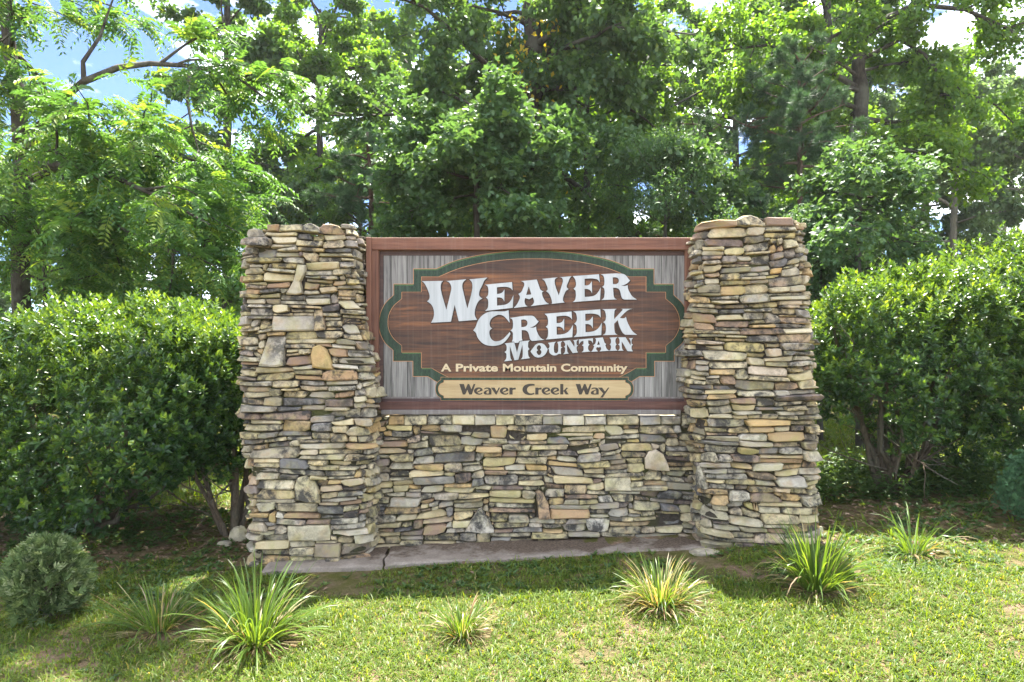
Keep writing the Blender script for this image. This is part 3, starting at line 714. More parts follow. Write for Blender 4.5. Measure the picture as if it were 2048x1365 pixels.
G(c5, [(1052,150),(1080,490),(1000,390,1),(910,305,1),(800,275,1),(690,310,1),(590,380,1),(540,490,1),(545,570,1),(570,620,1),(612,645),(550,690,1),(530,740,1),(545,850,1),(590,940,1),(660,990,1),(760,995,1),(880,950,1),(1000,840,1),(1085,745),(1105,795),(1020,930,1),(900,1050,1),(750,1110,1),(560,1120,1),(400,1080,1),(280,990,1),(200,870,1),(165,770,1),(90,700),(150,620,1),(190,520,1),(250,390,1),(370,270,1),(530,195,1),(700,183,1),(850,185,1),(960,180,1)])
G(c5, [(1085,362),(1640,300,1),(1730,315,1),(1790,370,1),(1830,425,1),(1872,455),(1800,540,1),(1730,590,1),(1630,622),(1740,625,1),(1800,598),(1810,680,1),(1835,755,1),(1891,859,1),(1963,931,1),(2035,955),(1690,990),(1640,940,1),(1620,870,1),(1590,770,1),(1540,710,1),(1410,690),(1412,850,1),(1420,940,1),(1435,972),(1350,990),(1320,1035),(1225,1040),(1200,1005),(1140,1008),(1165,950,1),(1170,850,1),(1165,760,1),(1105,700),(1155,660,1),(1172,600,1),(1172,480,1),(1150,400,1)], [(1395,410),(1490,405,1),(1550,440,1),(1568,500,1),(1540,575,1),(1480,605,1),(1400,610)])
G(c6, [(285,355),(1100,285),(1118,525),(1060,460,1),(960,418,1),(850,410,1),(645,432),(650,635),(740,630,1),(810,600,1),(880,495),(878,870),(830,790,1),(760,745,1),(650,740),(655,985),(800,975,1),(950,930,1),(1060,830,1),(1148,685),(1125,1060),(320,1130),(370,1070,1),(390,980,1),(388,830,1),(370,780,1),(320,745),(370,705,1),(390,640,1),(385,500,1),(350,410,1)])
G(c7, [(-210,275),(605,218),(622,470),(560,395,1),(470,360,1),(340,345,1),(150,352),(155,562),(240,560,1),(310,520,1),(380,430),(382,800),(340,720,1),(270,670,1),(155,660),(160,910),(340,895,1),(470,850,1),(570,760,1),(655,620),(635,995),(-200,1060),(-115,960,1),(-105,800,1),(-120,710,1),(-180,655),(-110,570,1),(-105,420,1),(-135,330,1)])
G(c7, [(670,215),(1105,202),(1050,240,1),(1030,320,1),(1025,520),(1290,230),(1270,212,1),(1230,202),(1590,202),(1490,220,1),(1400,275,1),(1195,475),(1270,490,1),(1340,480,1),(1385,440),(1410,560,1),(1480,720,1),(1590,890,1),(1720,990),(1360,985),(1290,930,1),(1220,810,1),(1170,680,1),(1135,540),(1025,655),(1030,800,1),(1045,900,1),(1070,950,1),(1125,985),(675,1000),(750,950,1),(775,860,1),(772,720,1),(750,650,1),(695,605),(750,565,1),(772,510,1),(768,340,1),(735,255,1)])
G(c8, [(68,165),(208,145),(248,295),(290,135),(440,120),(415,140,1),(410,170),(412,220,1),(432,245),(412,262,1),(410,300,1),(418,350,1),(440,378),(303,395),(325,370,1),(332,330,1),(328,180),(268,400),(212,408),(145,200),(150,340,1),(158,385,1),(175,412),(60,425),(90,385,1),(95,340,1),(88,305,1),(65,290),(90,270,1),(98,240,1),(95,200,1),(85,178,1)])
G(c8, [(445,280),(490,220,1),(530,175,1),(590,160,1),(645,180,1),(680,225,1),(695,245),(680,290,1),(640,340,1),(570,368,1),(510,355,1),(470,315,1)], [(572,188,1),(600,220,1),(585,255),(603,275,1),(600,310,1),(570,332,1),(542,310,1),(535,280,1),(555,262),(537,240,1),(545,205,1)])
G(c8, [(700,155),(820,138),(800,155,1),(790,190,1),(788,270,1),(800,300,1),(825,305,1),(845,285,1),(850,240),(850,180,1),(835,142),(915,128),(890,150,1),(888,190),(890,210,1),(910,220),(890,235,1),(886,260,1),(890,320),(862,315,1),(810,338,1),(750,325,1),(722,295,1),(715,250),(700,243),(718,225,1),(722,190,1)])
G(c8, [(922,128),(1020,115),(1085,215),(1085,150,1),(1070,118),(1145,105),(1120,130,1),(1115,165),(1120,185,1),(1140,195),(1120,210,1),(1118,250,1),(1135,295),(1060,305),(975,170),(980,260,1),(985,290,1),(1005,310),(922,322),(945,290,1),(950,250,1),(945,220,1),(930,215),(950,195,1),(948,160,1)])
G(c8, [(1150,105),(1355,88),(1355,165),(1340,135,1),(1315,120,1),(1285,118),(1288,165),(1305,180),(1288,200),(1285,240,1),(1295,265,1),(1325,280),(1190,293),(1215,270,1),(1220,240,1),(1218,205),(1195,190),(1218,172),(1218,125),(1185,135,1),(1155,175)])
G(c8, [(1385,88),(1500,75),(1525,155),(1550,175),(1535,185),(1555,240,1),(1590,270),(1450,280),(1468,262,1),(1475,240,1),(1465,212),(1440,222),(1412,215),(1402,245,1),(1430,280),(1330,285),(1355,255,1),(1375,205),(1358,190),(1385,170,1),(1400,125,1),(1400,105,1)], [(1437,122),(1458,180),(1415,187)])
G(c8, [(1595,78),(1715,72),(1690,95,1),(1685,150,1),(1700,178),(1685,200,1),(1688,240,1),(1715,268),(1592,272),(1615,240,1),(1618,200,1),(1600,178),(1618,155,1),(1615,105,1)])
G(c8, [(1724,75),(1830,72),(1905,195),(1905,130,1),(1880,88),(1940,85),(1920,110,1),(1918,165),(1938,180),(1920,200),(1918,240,1),(1938,280),(1858,275),(1775,130),(1778,220,1),(1785,250,1),(1805,268),(1722,270),(1745,240,1),(1745,195),(1722,180),(1745,160),(1742,105,1)])
def to_px(o, lp, dx=0, dy=0): return [(o[0]+p_[0]/o[2]+dx, o[1]+p_[1]/o[2]+dy, *(p_[2:])) for p_ in lp]
for k, (o, loops) in enumerate(LET):
    big = o[2] > 9
    e = 1.5 if big else .9
    lp = [to_px(o, l_) for l_ in loops]
    top_ = .0195+.0003*(k % 3)
    lt = print_shape('letter', lp, top_, .004, M['letter_white'], sign, (k*.37) % 1)
    # the brown raised edge and cast edge printed behind each letter
    sh = [[(q[0]+.7, q[1]+.9, *q[2:]) for q in grow(lp[0], e)]] + [[(q[0]+.3, q[1]+.4, *q[2:]) for q in grow(l_, -e*.8)] for l_ in lp[1:] if big]
    print_shape('letter_edge', sh, .0125+.0004*(k % 5), .002, M['letter_edge'], lt)

# street name
cw = (900, 755, 11.38)
gW = [[(215,150),(320,150),(355,265),(405,150),(440,150),(490,270),(540,150),(582,150),(500,390),(440,390),(398,285),(350,390),(295,390)]]
ge = [[(745,300),(625,345),(650,362,1),(690,366,1),(742,345),(735,372,1),(690,392,1),(640,392,1),(580,365,1),(548,310,1),(570,258,1),(630,230,1),(690,232,1),(735,258,1)], [(608,330),(625,285,1),(660,262,1),(690,270,1),(672,300)]]
ga = [[(775,262),(800,238,1),(850,230,1),(910,240,1),(940,270,1),(945,320),(945,390),(840,392),(780,380,1),(765,350,1),(790,315,1),(860,285,1),(885,272),(850,258,1),(780,272)], [(888,295),(850,310,1),(830,345,1),(840,365,1),(888,362)]]
gv_ = [[(930,232),(1015,232),(1065,320),(1105,232),(1143,232),(1060,392),(1045,392)]]
gr = [[(1352,232),(1420,232),(1422,244),(1490,232),(1500,260),(1485,282),(1455,275),(1425,290),(1425,390),(1352,390)]]
gC = [[(1925,152),(1925,188),(1850,192,1),(1780,220,1),(1752,280,1),(1780,340,1),(1840,365,1),(1915,348),(1920,380),(1850,400,1),(1760,395,1),(1680,350,1),(1648,280,1),(1680,200,1),(1760,155,1),(1850,145,1)]]
gk = [[(685,150),(755,150),(755,305),(830,232),(865,240),(815,290),(878,388),(810,388),(765,315),(755,325),(755,388),(685,388)]]
gy = [[(1540,232),(1635,232),(1700,320),(1770,232),(1800,232),(1650,458),(1590,458),(1660,365)]]
for gl, dx in ((gW, 0), (ge, 0), (ga, 0), (gv_, 0), (ge, 587), (gr, 0), (gC, 0), (gr, 587), (ge, 1535), (ge, 1738), (gk, 1821), (gW, 2641), (ga, 2434), (gy, 1821)):
    print_shape('letter', [to_px(cw, l_, dx/cw[2]) for l_ in gl], .0152, .0014, M['dark_text'], plate)

# small line of cream text
def text_word(word, px0, px1, base_py, cap_px, lift, mat, dark=False, dx=0, dy=0):
    fc = bpy.data.curves.new('word', 'FONT'); fc.body = word; fc.size = 1.0; fc.offset = .030 if not dark else .036; fc.extrude = .5; fc.resolution_u = 3
    o = bpy.data.objects.new('word', fc); COL.objects.link(o); bpy.context.view_layer.update()
    me = bpy.data.meshes.new_from_object(o.evaluated_get(bpy.context.evaluated_depsgraph_get()))
    bpy.data.objects.remove(o); bpy.data.curves.remove(fc)
    n = len(me.vertices); co = np.empty(n*3, np.float32); me.vertices.foreach_get('co', co); co = co.reshape(-1, 3)
    x0, x1 = co[:, 0].min(), co[:, 0].max()
    px = px0+(co[:, 0]-x0)/(x1-x0)*(px1-px0)+dx; py = base_py-co[:, 1]/.73*cap_px+dy
    d = SY-CAM[1]
    w = np.column_stack([(px-1024)*d/FPX, SY-lift+.001*(.5-co[:, 2]), CAM[2]+(682.5-py)*d/FPX])-SO
    me.vertices.foreach_set('co', w.astype(np.float32).ravel()); me.materials.clear(); me.update()
    return me
for word, a, b_ in (('A', 882.2, 903), ('Private', 912, 996), ('Mountain', 1005.8, 1112.5), ('Community', 1121.7, 1254.5)):
    wo_ = obj('lettering', text_word(word, a, b_, 742.8, 15.3, .0130, M['cream_text']), M['cream_text'], cart)
    obj('lettering_edge', text_word(word, a-.4, b_+.6, 742.8, 15.3, .0108, M['letter_edge'], True, .6, .8), M['letter_edge'], cart)

# ------------------------------------------------------------------ leaves and branches
def nrm(a): return a/(np.linalg.norm(a, axis=-1, keepdims=True)+1e-9)

def kites(P, D, N, ln, wd, fold=.18, wpos=.42, curl=0.0):
    """one folded leaf (two triangles) at each point P, pointing along D, face towards N"""
    D = nrm(D); S = nrm(np.cross(D, N)); N = np.cross(S, D)
    ln = np.broadcast_to(ln, (len(P),))[:, None]; wd = np.broadcast_to(wd, (len(P),))[:, None]
    mid = P + D*ln*wpos
    tip = P + D*ln - N*ln*curl
    v = np.stack([P, mid+S*wd*.5+N*wd*fold, tip, mid-S*wd*.5+N*wd*fold], 1).reshape(-1, 3)
    k = np.arange(len(P))[:, None]*4
    f = np.concatenate([k+np.array([[0, 1, 2]]), k+np.array([[0, 2, 3]])], 1).reshape(-1, 3)
    return v, f

class Leaves:
    def __init__(s): s.v = []; s.f = []; s.r = []; s.n = 0
    def add(s, v, f, r, per=4):
        s.v.append(v); s.f.append(f+s.n); s.r.append(np.repeat(r, per)); s.n += len(v)
    def mesh(s, name, base):
        return new_mesh(name, np.concatenate(s.v)-np.asarray(base), np.concatenate(s.f), np.concatenate(s.r))

def limb_pts(rg, p0, d0, length, n=7, droop=0.0, wob=.12):
    d = np.array(d0, float); d /= np.linalg.norm(d); p = np.array(p0, float); out_ = [p.copy()]
    for i in range(n-1):
        d = d + rg.normal(0, wob, 3) + np.array([0, 0, -droop/n]); d /= np.linalg.norm(d)
        p = p + d*length/(n-1); out_.append(p.copy())
    return np.array(out_)

def along(pts, t):
    pts = np.asarray(pts); k = t*(len(pts)-1); i = int(min(k, len(pts)-2)); return pts[i]+(pts[i+1]-pts[i])*(k-i)

def tree(name, label, base, trunk, r0, mat, bark, seed, z0=.2, n1=16, L1=2.4, up=(.1, .9), n2=7, n3=4, leaves=30000, leaf=.09, wid=.8, kind='broad', spread=.22, droop=.4,
         limbs=(), taper=.35, prof=None, group=None, tilt=.55, category='tree', grav=.35, clear=0.0):
    """trunk polyline, limbs, side shoots and a crown of single leaves set along the shoots"""
    rg = np.random.default_rng(seed)
    base = np.array(base, float); trunk = np.array(trunk, float)
    root = thing(name, label, category, tuple(base), group)
    # smooth trunk
    t = np.linspace(0, 1, max(10, 3*len(trunk)))
    k = np.linspace(0, 1, len(trunk)); tp = np.column_stack([np.interp(t, k, trunk[:, i]) for i in range(3)])
    tp[1:-1, :2] += rg.normal(0, r0*.18, (len(tp)-2, 2))
    tr = r0*(1-(1-taper)*t); tr[0] *= 1.25
    Q = Quads(); Q.add(*tube(tp-base, tr, 9))
    H = tp[-1, 2]-tp[0, 2]
    B1 = []; T0 = [lp['t0'] for lp in limbs if isinstance(lp, dict)]
    for lp in limbs:
        B1.append((np.array(lp['pts'] if isinstance(lp, dict) else lp, float), lp['t0'] if isinstance(lp, dict) else None))
    ga = rg.uniform(0, 6.28)
    for i in range(n1):
        h = z0+(1-z0)*((i+rg.uniform(0, 1))/n1); p0 = along(tp, min(h, .995)); az = ga+i*2.39996+rg.normal(0, .3)
        if clear:
            dv = (az+math.pi/2+math.pi) % (2*math.pi)-math.pi
            if abs(dv) < clear: az += math.copysign(clear-abs(dv)+rg.uniform(0, .4), dv)
        el = up[0]+(up[1]-up[0])*(h-z0)/(1-z0)+rg.normal(0, .12)
        f = prof(h) if prof else (1.0-.55*((h-z0)/(1-z0))**1.5)
        ln = L1*f*rg.uniform(.75, 1.2)
        B1.append((limb_pts(rg, p0, (math.cos(az)*math.cos(el), math.sin(az)*math.cos(el), math.sin(el)), ln, 8, droop), h))
    BR = Quads(); shoots = []
    for lp, h in B1:
        L_ = np.linalg.norm(np.diff(lp, axis=0), axis=1).sum()
        rr = min(r0*.45, .010+.016*L_); BR.add(*tube(lp-base, np.linspace(rr, rr*.22, len(lp)), 5))
        m2 = max(3, int(n2*L_/max(L1, .3)*((1-h) if h in T0 else 1)))
        L_ = min(L_, 3.2*L1) if h not in T0 else L_*(1-h)
        for j in range(m2):
            tt = rg.uniform(h if h is not None and h > 1e-9 and (h in T0) else .18, 1.0); p0 = along(lp, tt*.999); dl = along(lp, min(.999, tt+.02))-along(lp, max(0, tt-.02))
            d = nrm(dl)*.8+rg.normal(0, .55, 3)+np.array([0, 0, .12]); ln2 = L_*.42*(1.15-.5*tt)*rg.uniform(.6, 1.2)
            q = limb_pts(rg, p0, d, ln2, 5, droop*.8, .16); BR.add(*tube(q-base, np.linspace(rr*.35, .004, 5), 4))
            shoots.append(q)
            for _ in range(n3):
                t3 = rg.uniform(.3, 1); p3 = along(q, t3*.999); d3 = nrm(q[-1]-q[0])*.6+rg.normal(0, .6, 3)
                shoots.append(limb_pts(rg, p3, d3, ln2*.45*rg.uniform(.5, 1.1), 3, droop, .15))
    obj('trunk', Q.mesh('trunk'), bark, root); obj('branches', BR.mesh('branches'), bark, root)
    # leaves
    lens = np.array([np.linalg.norm(s_[-1]-s_[0])+.12 for s_ in shoots]); pr = lens/lens.sum()
    LV = Leaves()
    if kind == 'walnut':
        nl = leaves; idx = rg.choice(len(shoots), nl, p=pr); tt = rg.uniform(.25, 1, nl)
        P0 = np.array([along(shoots[i], a*.999) for i, a in zip(idx, tt)]) + rg.normal(0, .04, (nl, 3))
        D0 = np.array([shoots[i][-1]-shoots[i][0] for i in idx]); D0 = nrm(D0)*.5+rg.normal(0, .5, (nl, 3)); D0[:, 2] = D0[:, 2]*.6+.1; D0 = nrm(D0)
        N0 = nrm(np.array([0, 0, 1.])+rg.normal(0, .28, (nl, 3))); S0 = nrm(np.cross(D0, N0)); N0 = np.cross(S0, D0)
        ln = rg.uniform(.26, .46, nl); lr = rg.random(nl); pairs = 8
        for j in range(pairs):
            f = .14+.84*j/(pairs-1)
            C = P0+D0*(ln*f)[:, None]-np.array([0, 0, 1.])*(ln*.42*f*f)[:, None]
            dt = nrm(D0-np.array([0, 0, 1.])*(.84*f)); w = leaf*(1-.45*abs(f-.5))
            for sg in (-1, 1):
                d = nrm(S0*sg+dt*.45+rg.normal(0, .12, (nl, 3))-np.array([0, 0, .22])); v, fc = kites(C, d, N0+rg.normal(0, .18, (nl, 3)), w, w*.36, .12, .4, .12)
                LV.add(v, fc, np.clip(lr+rg.normal(0, .08, nl), 0, 1))
        v, fc = kites(P0, nrm(D0-np.array([0, 0, .42])), N0, ln, .008, 0, .5); LV.add(v, fc, lr)
    elif kind == 'pine':
        nl = leaves; idx = rg.choice(len(shoots), nl, p=pr); tt = np.sqrt(rg.uniform(.06, 1, nl))
        P0 = np.array([along(shoots[i], a*.999) for i, a in zip(idx, tt)]) + rg.normal(0, .015, (nl, 3))
        D0 = nrm(np.array([shoots[i][-1]-shoots[i][0] for i in idx])); lr = rg.random(nl)
        for j in range(9):
            d = nrm(D0*.7+rg.normal(0, .62, (nl, 3))+np.array([0, 0, .12])); v, fc = kites(P0, d, rg.normal(0, 1, (nl, 3)), leaf*rg.uniform(.6, 1.15, nl), wid, 0, .5)
            LV.add(v, fc, np.clip(lr*.7+rg.uniform(0, .3, nl), 0, 1))
    else:
        nc = leaves//9; idx = rg.choice(len(shoots), nc, p=pr); tt = rg.uniform(.2, 1.0, nc)
        C = np.array([along(shoots[i], a*.999) for i, a in zip(idx, tt)]); DC = nrm(np.array([shoots[i][-1]-shoots[i][0] for i in idx])); cr_ = rg.random(nc)
        P0 = np.repeat(C, 9, 0)+rg.normal(0, spread*.5, (nc*9, 3))*np.array([1, 1, .7]); nl = len(P0)
        D0 = np.repeat(DC, 9, 0)*.5+rg.normal(0, .6, (nl, 3)); D0[:, 2] -= grav; D0 = nrm(D0)
        N0 = nrm(np.array([0, 0, 1.])+rg.normal(0, tilt, (nl, 3))); lr = np.clip(np.repeat(cr_, 9)*.6+rg.uniform(0, .4, nl), 0, 1)
        sz = leaf*rg.lognormal(0, .22, nl)
        if kind == 'maple':
            S0 = nrm(np.cross(D0, N0))
            for ang, k_ in ((0, 1.0), (.95, .8), (-.95, .8)):
                v, fc = kites(P0, D0*math.cos(ang)+S0*math.sin(ang), N0, sz*k_, sz*k_*.62, .10, .52, .06); LV.add(v, fc, lr)
        else:
            v, fc = kites(P0, D0, N0, sz, sz*wid, .16, .45, .08); LV.add(v, fc, lr)
    obj('crown', LV.mesh('crown', base), mat, root)
    return root

def copy_tree(o, loc, label, rot=0.0, scale=1.0, group=None):
    c = o.copy(); COL.objects.link(c); c.location = loc; c.rotation_euler = (0, 0, rot); c.scale = (scale,)*3; c['label'] = label
    if group: c['group'] = group
    for ch in o.children:
        d = ch.copy(); COL.objects.link(d); d.parent = c
    return c

def base_of(px, Y):
    x = (px-1024)*(Y+5.6)/FPX; return (x, Y, float(gz(x, Y))-.05)
def trunk_px(Y, base_px, pts, top):
    """trunk from the ground under base_px through photograph points up to a point above the frame"""
    return [base_of(base_px, Y)] + [at(a, b_, Y) for a, b_ in pts] + [at(top[0], top[1], Y)]

# ------------------------------------------------------------------ trees behind the sign
BG = 'trees of the wood behind the sign'
# walnut on the left with its long arched limb
Y = 4.3
tree('walnut_tree', 'walnut tree with feathery compound leaves and a long arched bare limb at the picture edge', base_of(45, Y), trunk_px(Y, 45, [(42, 250), (25, 120), (5, 0)], (-20, -140)), .13, M['leaf_walnut'], M['bark'], 1,
     z0=.16, n1=17, L1=2.3, up=(-.1, .7), n2=6, n3=3, leaves=3400, leaf=.11, kind='walnut', droop=.7, group=BG,
     limbs=[dict(t0=.605, pts=[(-7.4, 4.3, 7.2), (-6.4, 3.9, 8.6), (-5.2, 3.5, 9.8), (-4.0, 3.15, 10.6), (-3.0, 3.25, 11.0), (-1.9, 3.5, 11.2)]), dict(t0=.604, pts=[(-7.4, 4.3, 7.0), (-6.6, 3.7, 8.4), (-5.5, 3.2, 9.5), (-4.3, 2.85, 10.3), (-3.5, 2.75, 10.6), (-2.7, 2.9, 10.8)]), dict(t0=.606, pts=[(-7.4, 4.3, 7.3), (-6.3, 4.1, 8.9), (-5.1, 3.8, 10.2), (-3.7, 3.5, 11.2), (-2.7, 3.45, 11.6), (-1.5, 3.6, 11.8)]),
            dict(t0=.52, pts=[at(44, 300, Y), at(105, 215, Y-.5), at(165, 165, Y-.9), at(235, 136, Y-1.2), at(300, 128, Y-1.3), at(370, 132, Y-1.3), at(440, 146, Y-1.2), at(520, 165, Y-1.0), at(600, 210, Y-.8)]),
            dict(t0=.61, pts=[at(168, 164, Y-.9), at(166, 125, Y-.85), at(200, 75, Y-.7), at(215, 30, Y-.6), at(240, -40, Y-.5)]),
            dict(t0=.45, pts=[at(320, 128, Y-1.3), at(350, 105, Y-1.3), at(385, 80, Y-1.3), at(440, 60, Y-1.2)]),
            [at(380, 132, Y-.35), at(375, 200, Y-.5), at(385, 260, Y-.6), at(400, 310, Y-.7)],
            [at(40, 330, Y-.1), at(120, 330, Y-.7), at(220, 350, Y-1.2), at(330, 400, Y-1.5), at(420, 450, Y-1.6)],
            [at(40, 420, Y-.1), at(130, 430, Y-.6), at(230, 450, Y-1.0), at(350, 510, Y-1.3)],
            [at(40, 450, Y), at(0, 430, Y-.8), at(-60, 440, Y-1.4)],
            [at(60, 360, Y), at(200, 300, Y-.2), at(340, 300, Y-.3), at(470, 360, Y-.5)]])
# big tulip tree in the middle, forked, with a limb to the right
Y = 7.0
tree('tulip_tree', 'big forked tulip tree whose dark trunk rises behind the middle of the sign', base_of(1042, Y), trunk_px(Y, 1042, [(1045, 400), (1050, 250), (1062, 120), (1066, 0)], (1070, -260)), .27, M['leaf_poplar'], M['bark'], 2,
     z0=.30, n1=24, L1=3.6, up=(-.15, .8), n2=8, n3=4, leaves=60000, leaf=.098, wid=.82, droop=.55, clear=.75, group=BG, taper=.45,
     limbs=[[at(1052, 262, Y), at(1080, 190, Y), at(1097, 110, Y), at(1110, 20, Y), at(1120, -120, Y)],
            [at(1060, 270, Y), at(1090, 242, Y-.3), at(1130, 225, Y-.5), at(1180, 214, Y-.8), at(1250, 190, Y-1.0)],
            [at(1045, 300, Y), at(960, 220, Y-.6), at(900, 190, Y-1.0), at(830, 160, Y-1.3)],
            [at(1045, 200, Y), at(900, 60, Y-.8), at(850, 15, Y-1.2), at(780, -10, Y-1.5)],
            [at(1090, 120, Y), at(1200, 80, Y-.9), at(1300, 60, Y-1.4), at(1390, 70, Y-1.7)]])
# maple sapling in front of it
Y = 3.4
tree('maple_sapling', 'leafy maple sapling with lobed leaves just above the top rail of the sign', base_of(960, Y), trunk_px(Y, 960, [(955, 420), (950, 330)], (945, 270)), .05, M['leaf_dark'], M['bark'], 3,
     z0=.42, n1=20, L1=1.5, up=(-.1, .8), n2=7, n3=3, leaves=15000, leaf=.075, kind='maple', droop=.5, group=BG, tilt=.45)
tree('thin_sapling', 'slim straight sapling trunk to the right of the forked tulip tree', base_of(1175, 8.5), trunk_px(8.5, 1175, [(1176, 300), (1172, 150)], (1168, -60)), .085, M['leaf_bright'], M['bark'], 4,
     z0=.30, n1=18, L1=1.7, n2=6, n3=4, leaves=11000, leaf=.10, clear=.75, group=BG)
# two straight trunks on the right, the thick one carrying the overhanging yellow-green boughs
Y = 8.0
tree('sweetgum_tree', 'tall thick-trunked sweetgum with yellow-green boughs reaching over the corner of the picture', base_of(1722, Y), trunk_px(Y, 1722, [(1720, 300), (1721, 120)], (1722, -240)), .17, M['leaf_bright'], M['bark'], 5,
     z0=.30, n1=20, L1=2.7, up=(-.1, .8), n2=7, n3=4, leaves=42000, leaf=.092, droop=.6, clear=.75, group=BG, taper=.6,
     limbs=[[at(1722, 120, Y), at(1800, 80, Y-.4), at(1850, 110, Y-.7), at(1890, 165, Y-.9), at(1912, 225, Y-1.0)],
            [at(1722, 60, Y), at(1830, 10, Y-.5), at(1930, 20, Y-1.0), at(2020, 60, Y-1.3), at(2080, 120, Y-1.5)],
            [at(1880, 190, Y-.9), at(1940, 190, Y-1.0), at(1990, 210, Y-1.1), at(2040, 260, Y-1.2)],
            [at(1720, 180, Y), at(1620, 120, Y-.5), at(1540, 90, Y-.9), at(1450, 100, Y-1.2)]])
tree('poplar_tree', 'slender dark-trunked tree standing between the pine and the thick sweetgum', base_of(1655, 9.5), trunk_px(9.5, 1655, [(1656, 200)], (1652, -200)), .12, M['leaf_poplar'], M['bark'], 6,
     z0=.32, n1=18, L1=2.2, n2=6, n3=4, leaves=14000, leaf=.115, clear=.75, group=BG, taper=.6)
# pines
pine_prof = lambda h: 1.05-.85*h
tree('pine_tree', 'dark young pine with a thin straight trunk behind the capped pillar', base_of(1601, 5.6), trunk_px(5.6, 1601, [(1600, 300)], (1598, 120)), .06, M['needle'], M['bark_pine'], 7,
     z0=.30, n1=34, L1=1.8, up=(.0, .6), n2=9, n3=3, leaves=9500, leaf=.11, wid=.006, kind='pine', droop=.15, prof=pine_prof, group=BG)
tree('pine_tree', 'shadowed pine with drooping needles behind the top of the tapering pillar', base_of(745, 5.2), trunk_px(5.2, 745, [(742, 420)], (735, 265)), .06, M['needle'], M['bark_pine'], 8,
     z0=.30, n1=30, L1=1.45, up=(-.15, .4), n2=9, n3=3, leaves=7500, leaf=.10, wid=.006, kind='pine', droop=.35, prof=pine_prof, group=BG)
tree('cedar_tree', 'small grey-green cedar left of the young pine, above the cap slabs', base_of(1400, 7.4), trunk_px(7.4, 1400, [(1400, 380)], (1398, 235)), .06, M['needle'], M['bark_pine'], 9,
     z0=.15, n1=32, L1=1.5, up=(.1, .6), n2=9, n3=3, leaves=7000, leaf=.09, wid=.006, kind='pine', droop=.25, prof=pine_prof, group=BG)
# understorey on the right
Y = 3.6
tree('sweetgum_sapling', 'star-leaved sweetgum sapling leaning over the right bush, below the thick trunk', base_of(1720, Y), trunk_px(Y, 1720, [(1715, 460), (1720, 400)], (1725, 350)), .05, M['leaf_dark'], M['bark'], 10,
     z0=.25, n1=18, L1=1.05, up=(-.1, .7), n2=7, n3=3, leaves=5200, leaf=.072, kind='maple', droop=.5, group=BG, tilt=.45,
     limbs=[[at(1715, 425, Y), at(1760, 405, Y), at(1800, 380, Y), at(1850, 335, Y)]])
Y = 5.0
tree('understorey_shrub', 'fine-leaved grey-green shrub just behind the gap between sign and capped pillar', base_of(1330, Y), trunk_px(Y, 1330, [(1330, 420)], (1330, 350)), .04, M['leaf_dark'], M['bark'], 11,
     z0=.2, n1=22, L1=1.5, up=(.1, 1.0), n2=8, n3=4, leaves=26000, leaf=.05, wid=.45, group=BG)
tree('understorey_shrub', 'dense dark shrub showing in the gap between capped pillar and right bush', base_of(1640, 4.2), trunk_px(4.2, 1640, [(1640, 560)], (1642, 500)), .04, M['leaf_dark'], M['bark'], 12,
     z0=.1, n1=22, L1=1.2, up=(.0, 1.0), n2=8, n3=4, leaves=20000, leaf=.06, wid=.5, group=BG)
tree('understorey_shrub', 'pinnate-leaved shrub filling the space between walnut and tapering pillar', base_of(400, 4.2), trunk_px(4.2, 400, [(400, 560)], (405, 480)), .04, M['leaf_walnut'], M['bark'], 13,
     z0=.1, n1=20, L1=1.5, up=(.0, .9), n2=6, n3=3, leaves=1300, leaf=.085, kind='walnut', group=BG, droop=.5)
tree('understorey_shrub', 'pinnate-leaved shrub at the picture edge above the left bush', base_of(90, 4.0), trunk_px(4.0, 90, [(90, 560)], (80, 450)), .04, M['leaf_walnut'], M['bark'], 14,
     z0=.1, n1=20, L1=1.5, up=(.0, .9), n2=6, n3=3, leaves=1300, leaf=.085, kind='walnut', group=BG, droop=.5)
# middle distance
tree('woodland_tree', 'dark slim trunk among light leaves left of the tapering pillar top', base_of(455, 12), trunk_px(12, 455, [(456, 250)], (452, -60)), .14, M['leaf_poplar'], M['bark'], 15,
     z0=.30, n1=20, L1=2.4, n2=6, n3=4, leaves=22000, leaf=.13, group=BG, taper=.5)
W1 = tree('woodland_tree', 'bright yellow-green tree filling the gap left of the forked tulip tree', base_of(640, 14), trunk_px(14, 640, [(640, 250)], (640, 20)), .13, M['leaf_bright'], M['bark'], 16,
     z0=.12, n1=30, L1=3.4, up=(-.1, .9), n2=7, n3=4, leaves=58000, leaf=.12, group=BG)
W2 = tree('woodland_tree', 'bright backlit tree behind the slim straight sapling', base_of(1260, 13), trunk_px(13, 1260, [(1260, 250)], (1262, 60)), .12, M['leaf_bright'], M['bark'], 17,
     z0=.10, n1=30, L1=3.2, up=(-.1, .9), n2=7, n3=4, leaves=58000, leaf=.115, group=BG)
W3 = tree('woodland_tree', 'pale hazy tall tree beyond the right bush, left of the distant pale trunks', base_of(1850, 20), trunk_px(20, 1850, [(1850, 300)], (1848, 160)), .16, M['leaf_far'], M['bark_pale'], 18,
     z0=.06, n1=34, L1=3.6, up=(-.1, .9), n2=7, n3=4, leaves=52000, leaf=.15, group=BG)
FAR = 'far trees seen through the wood'
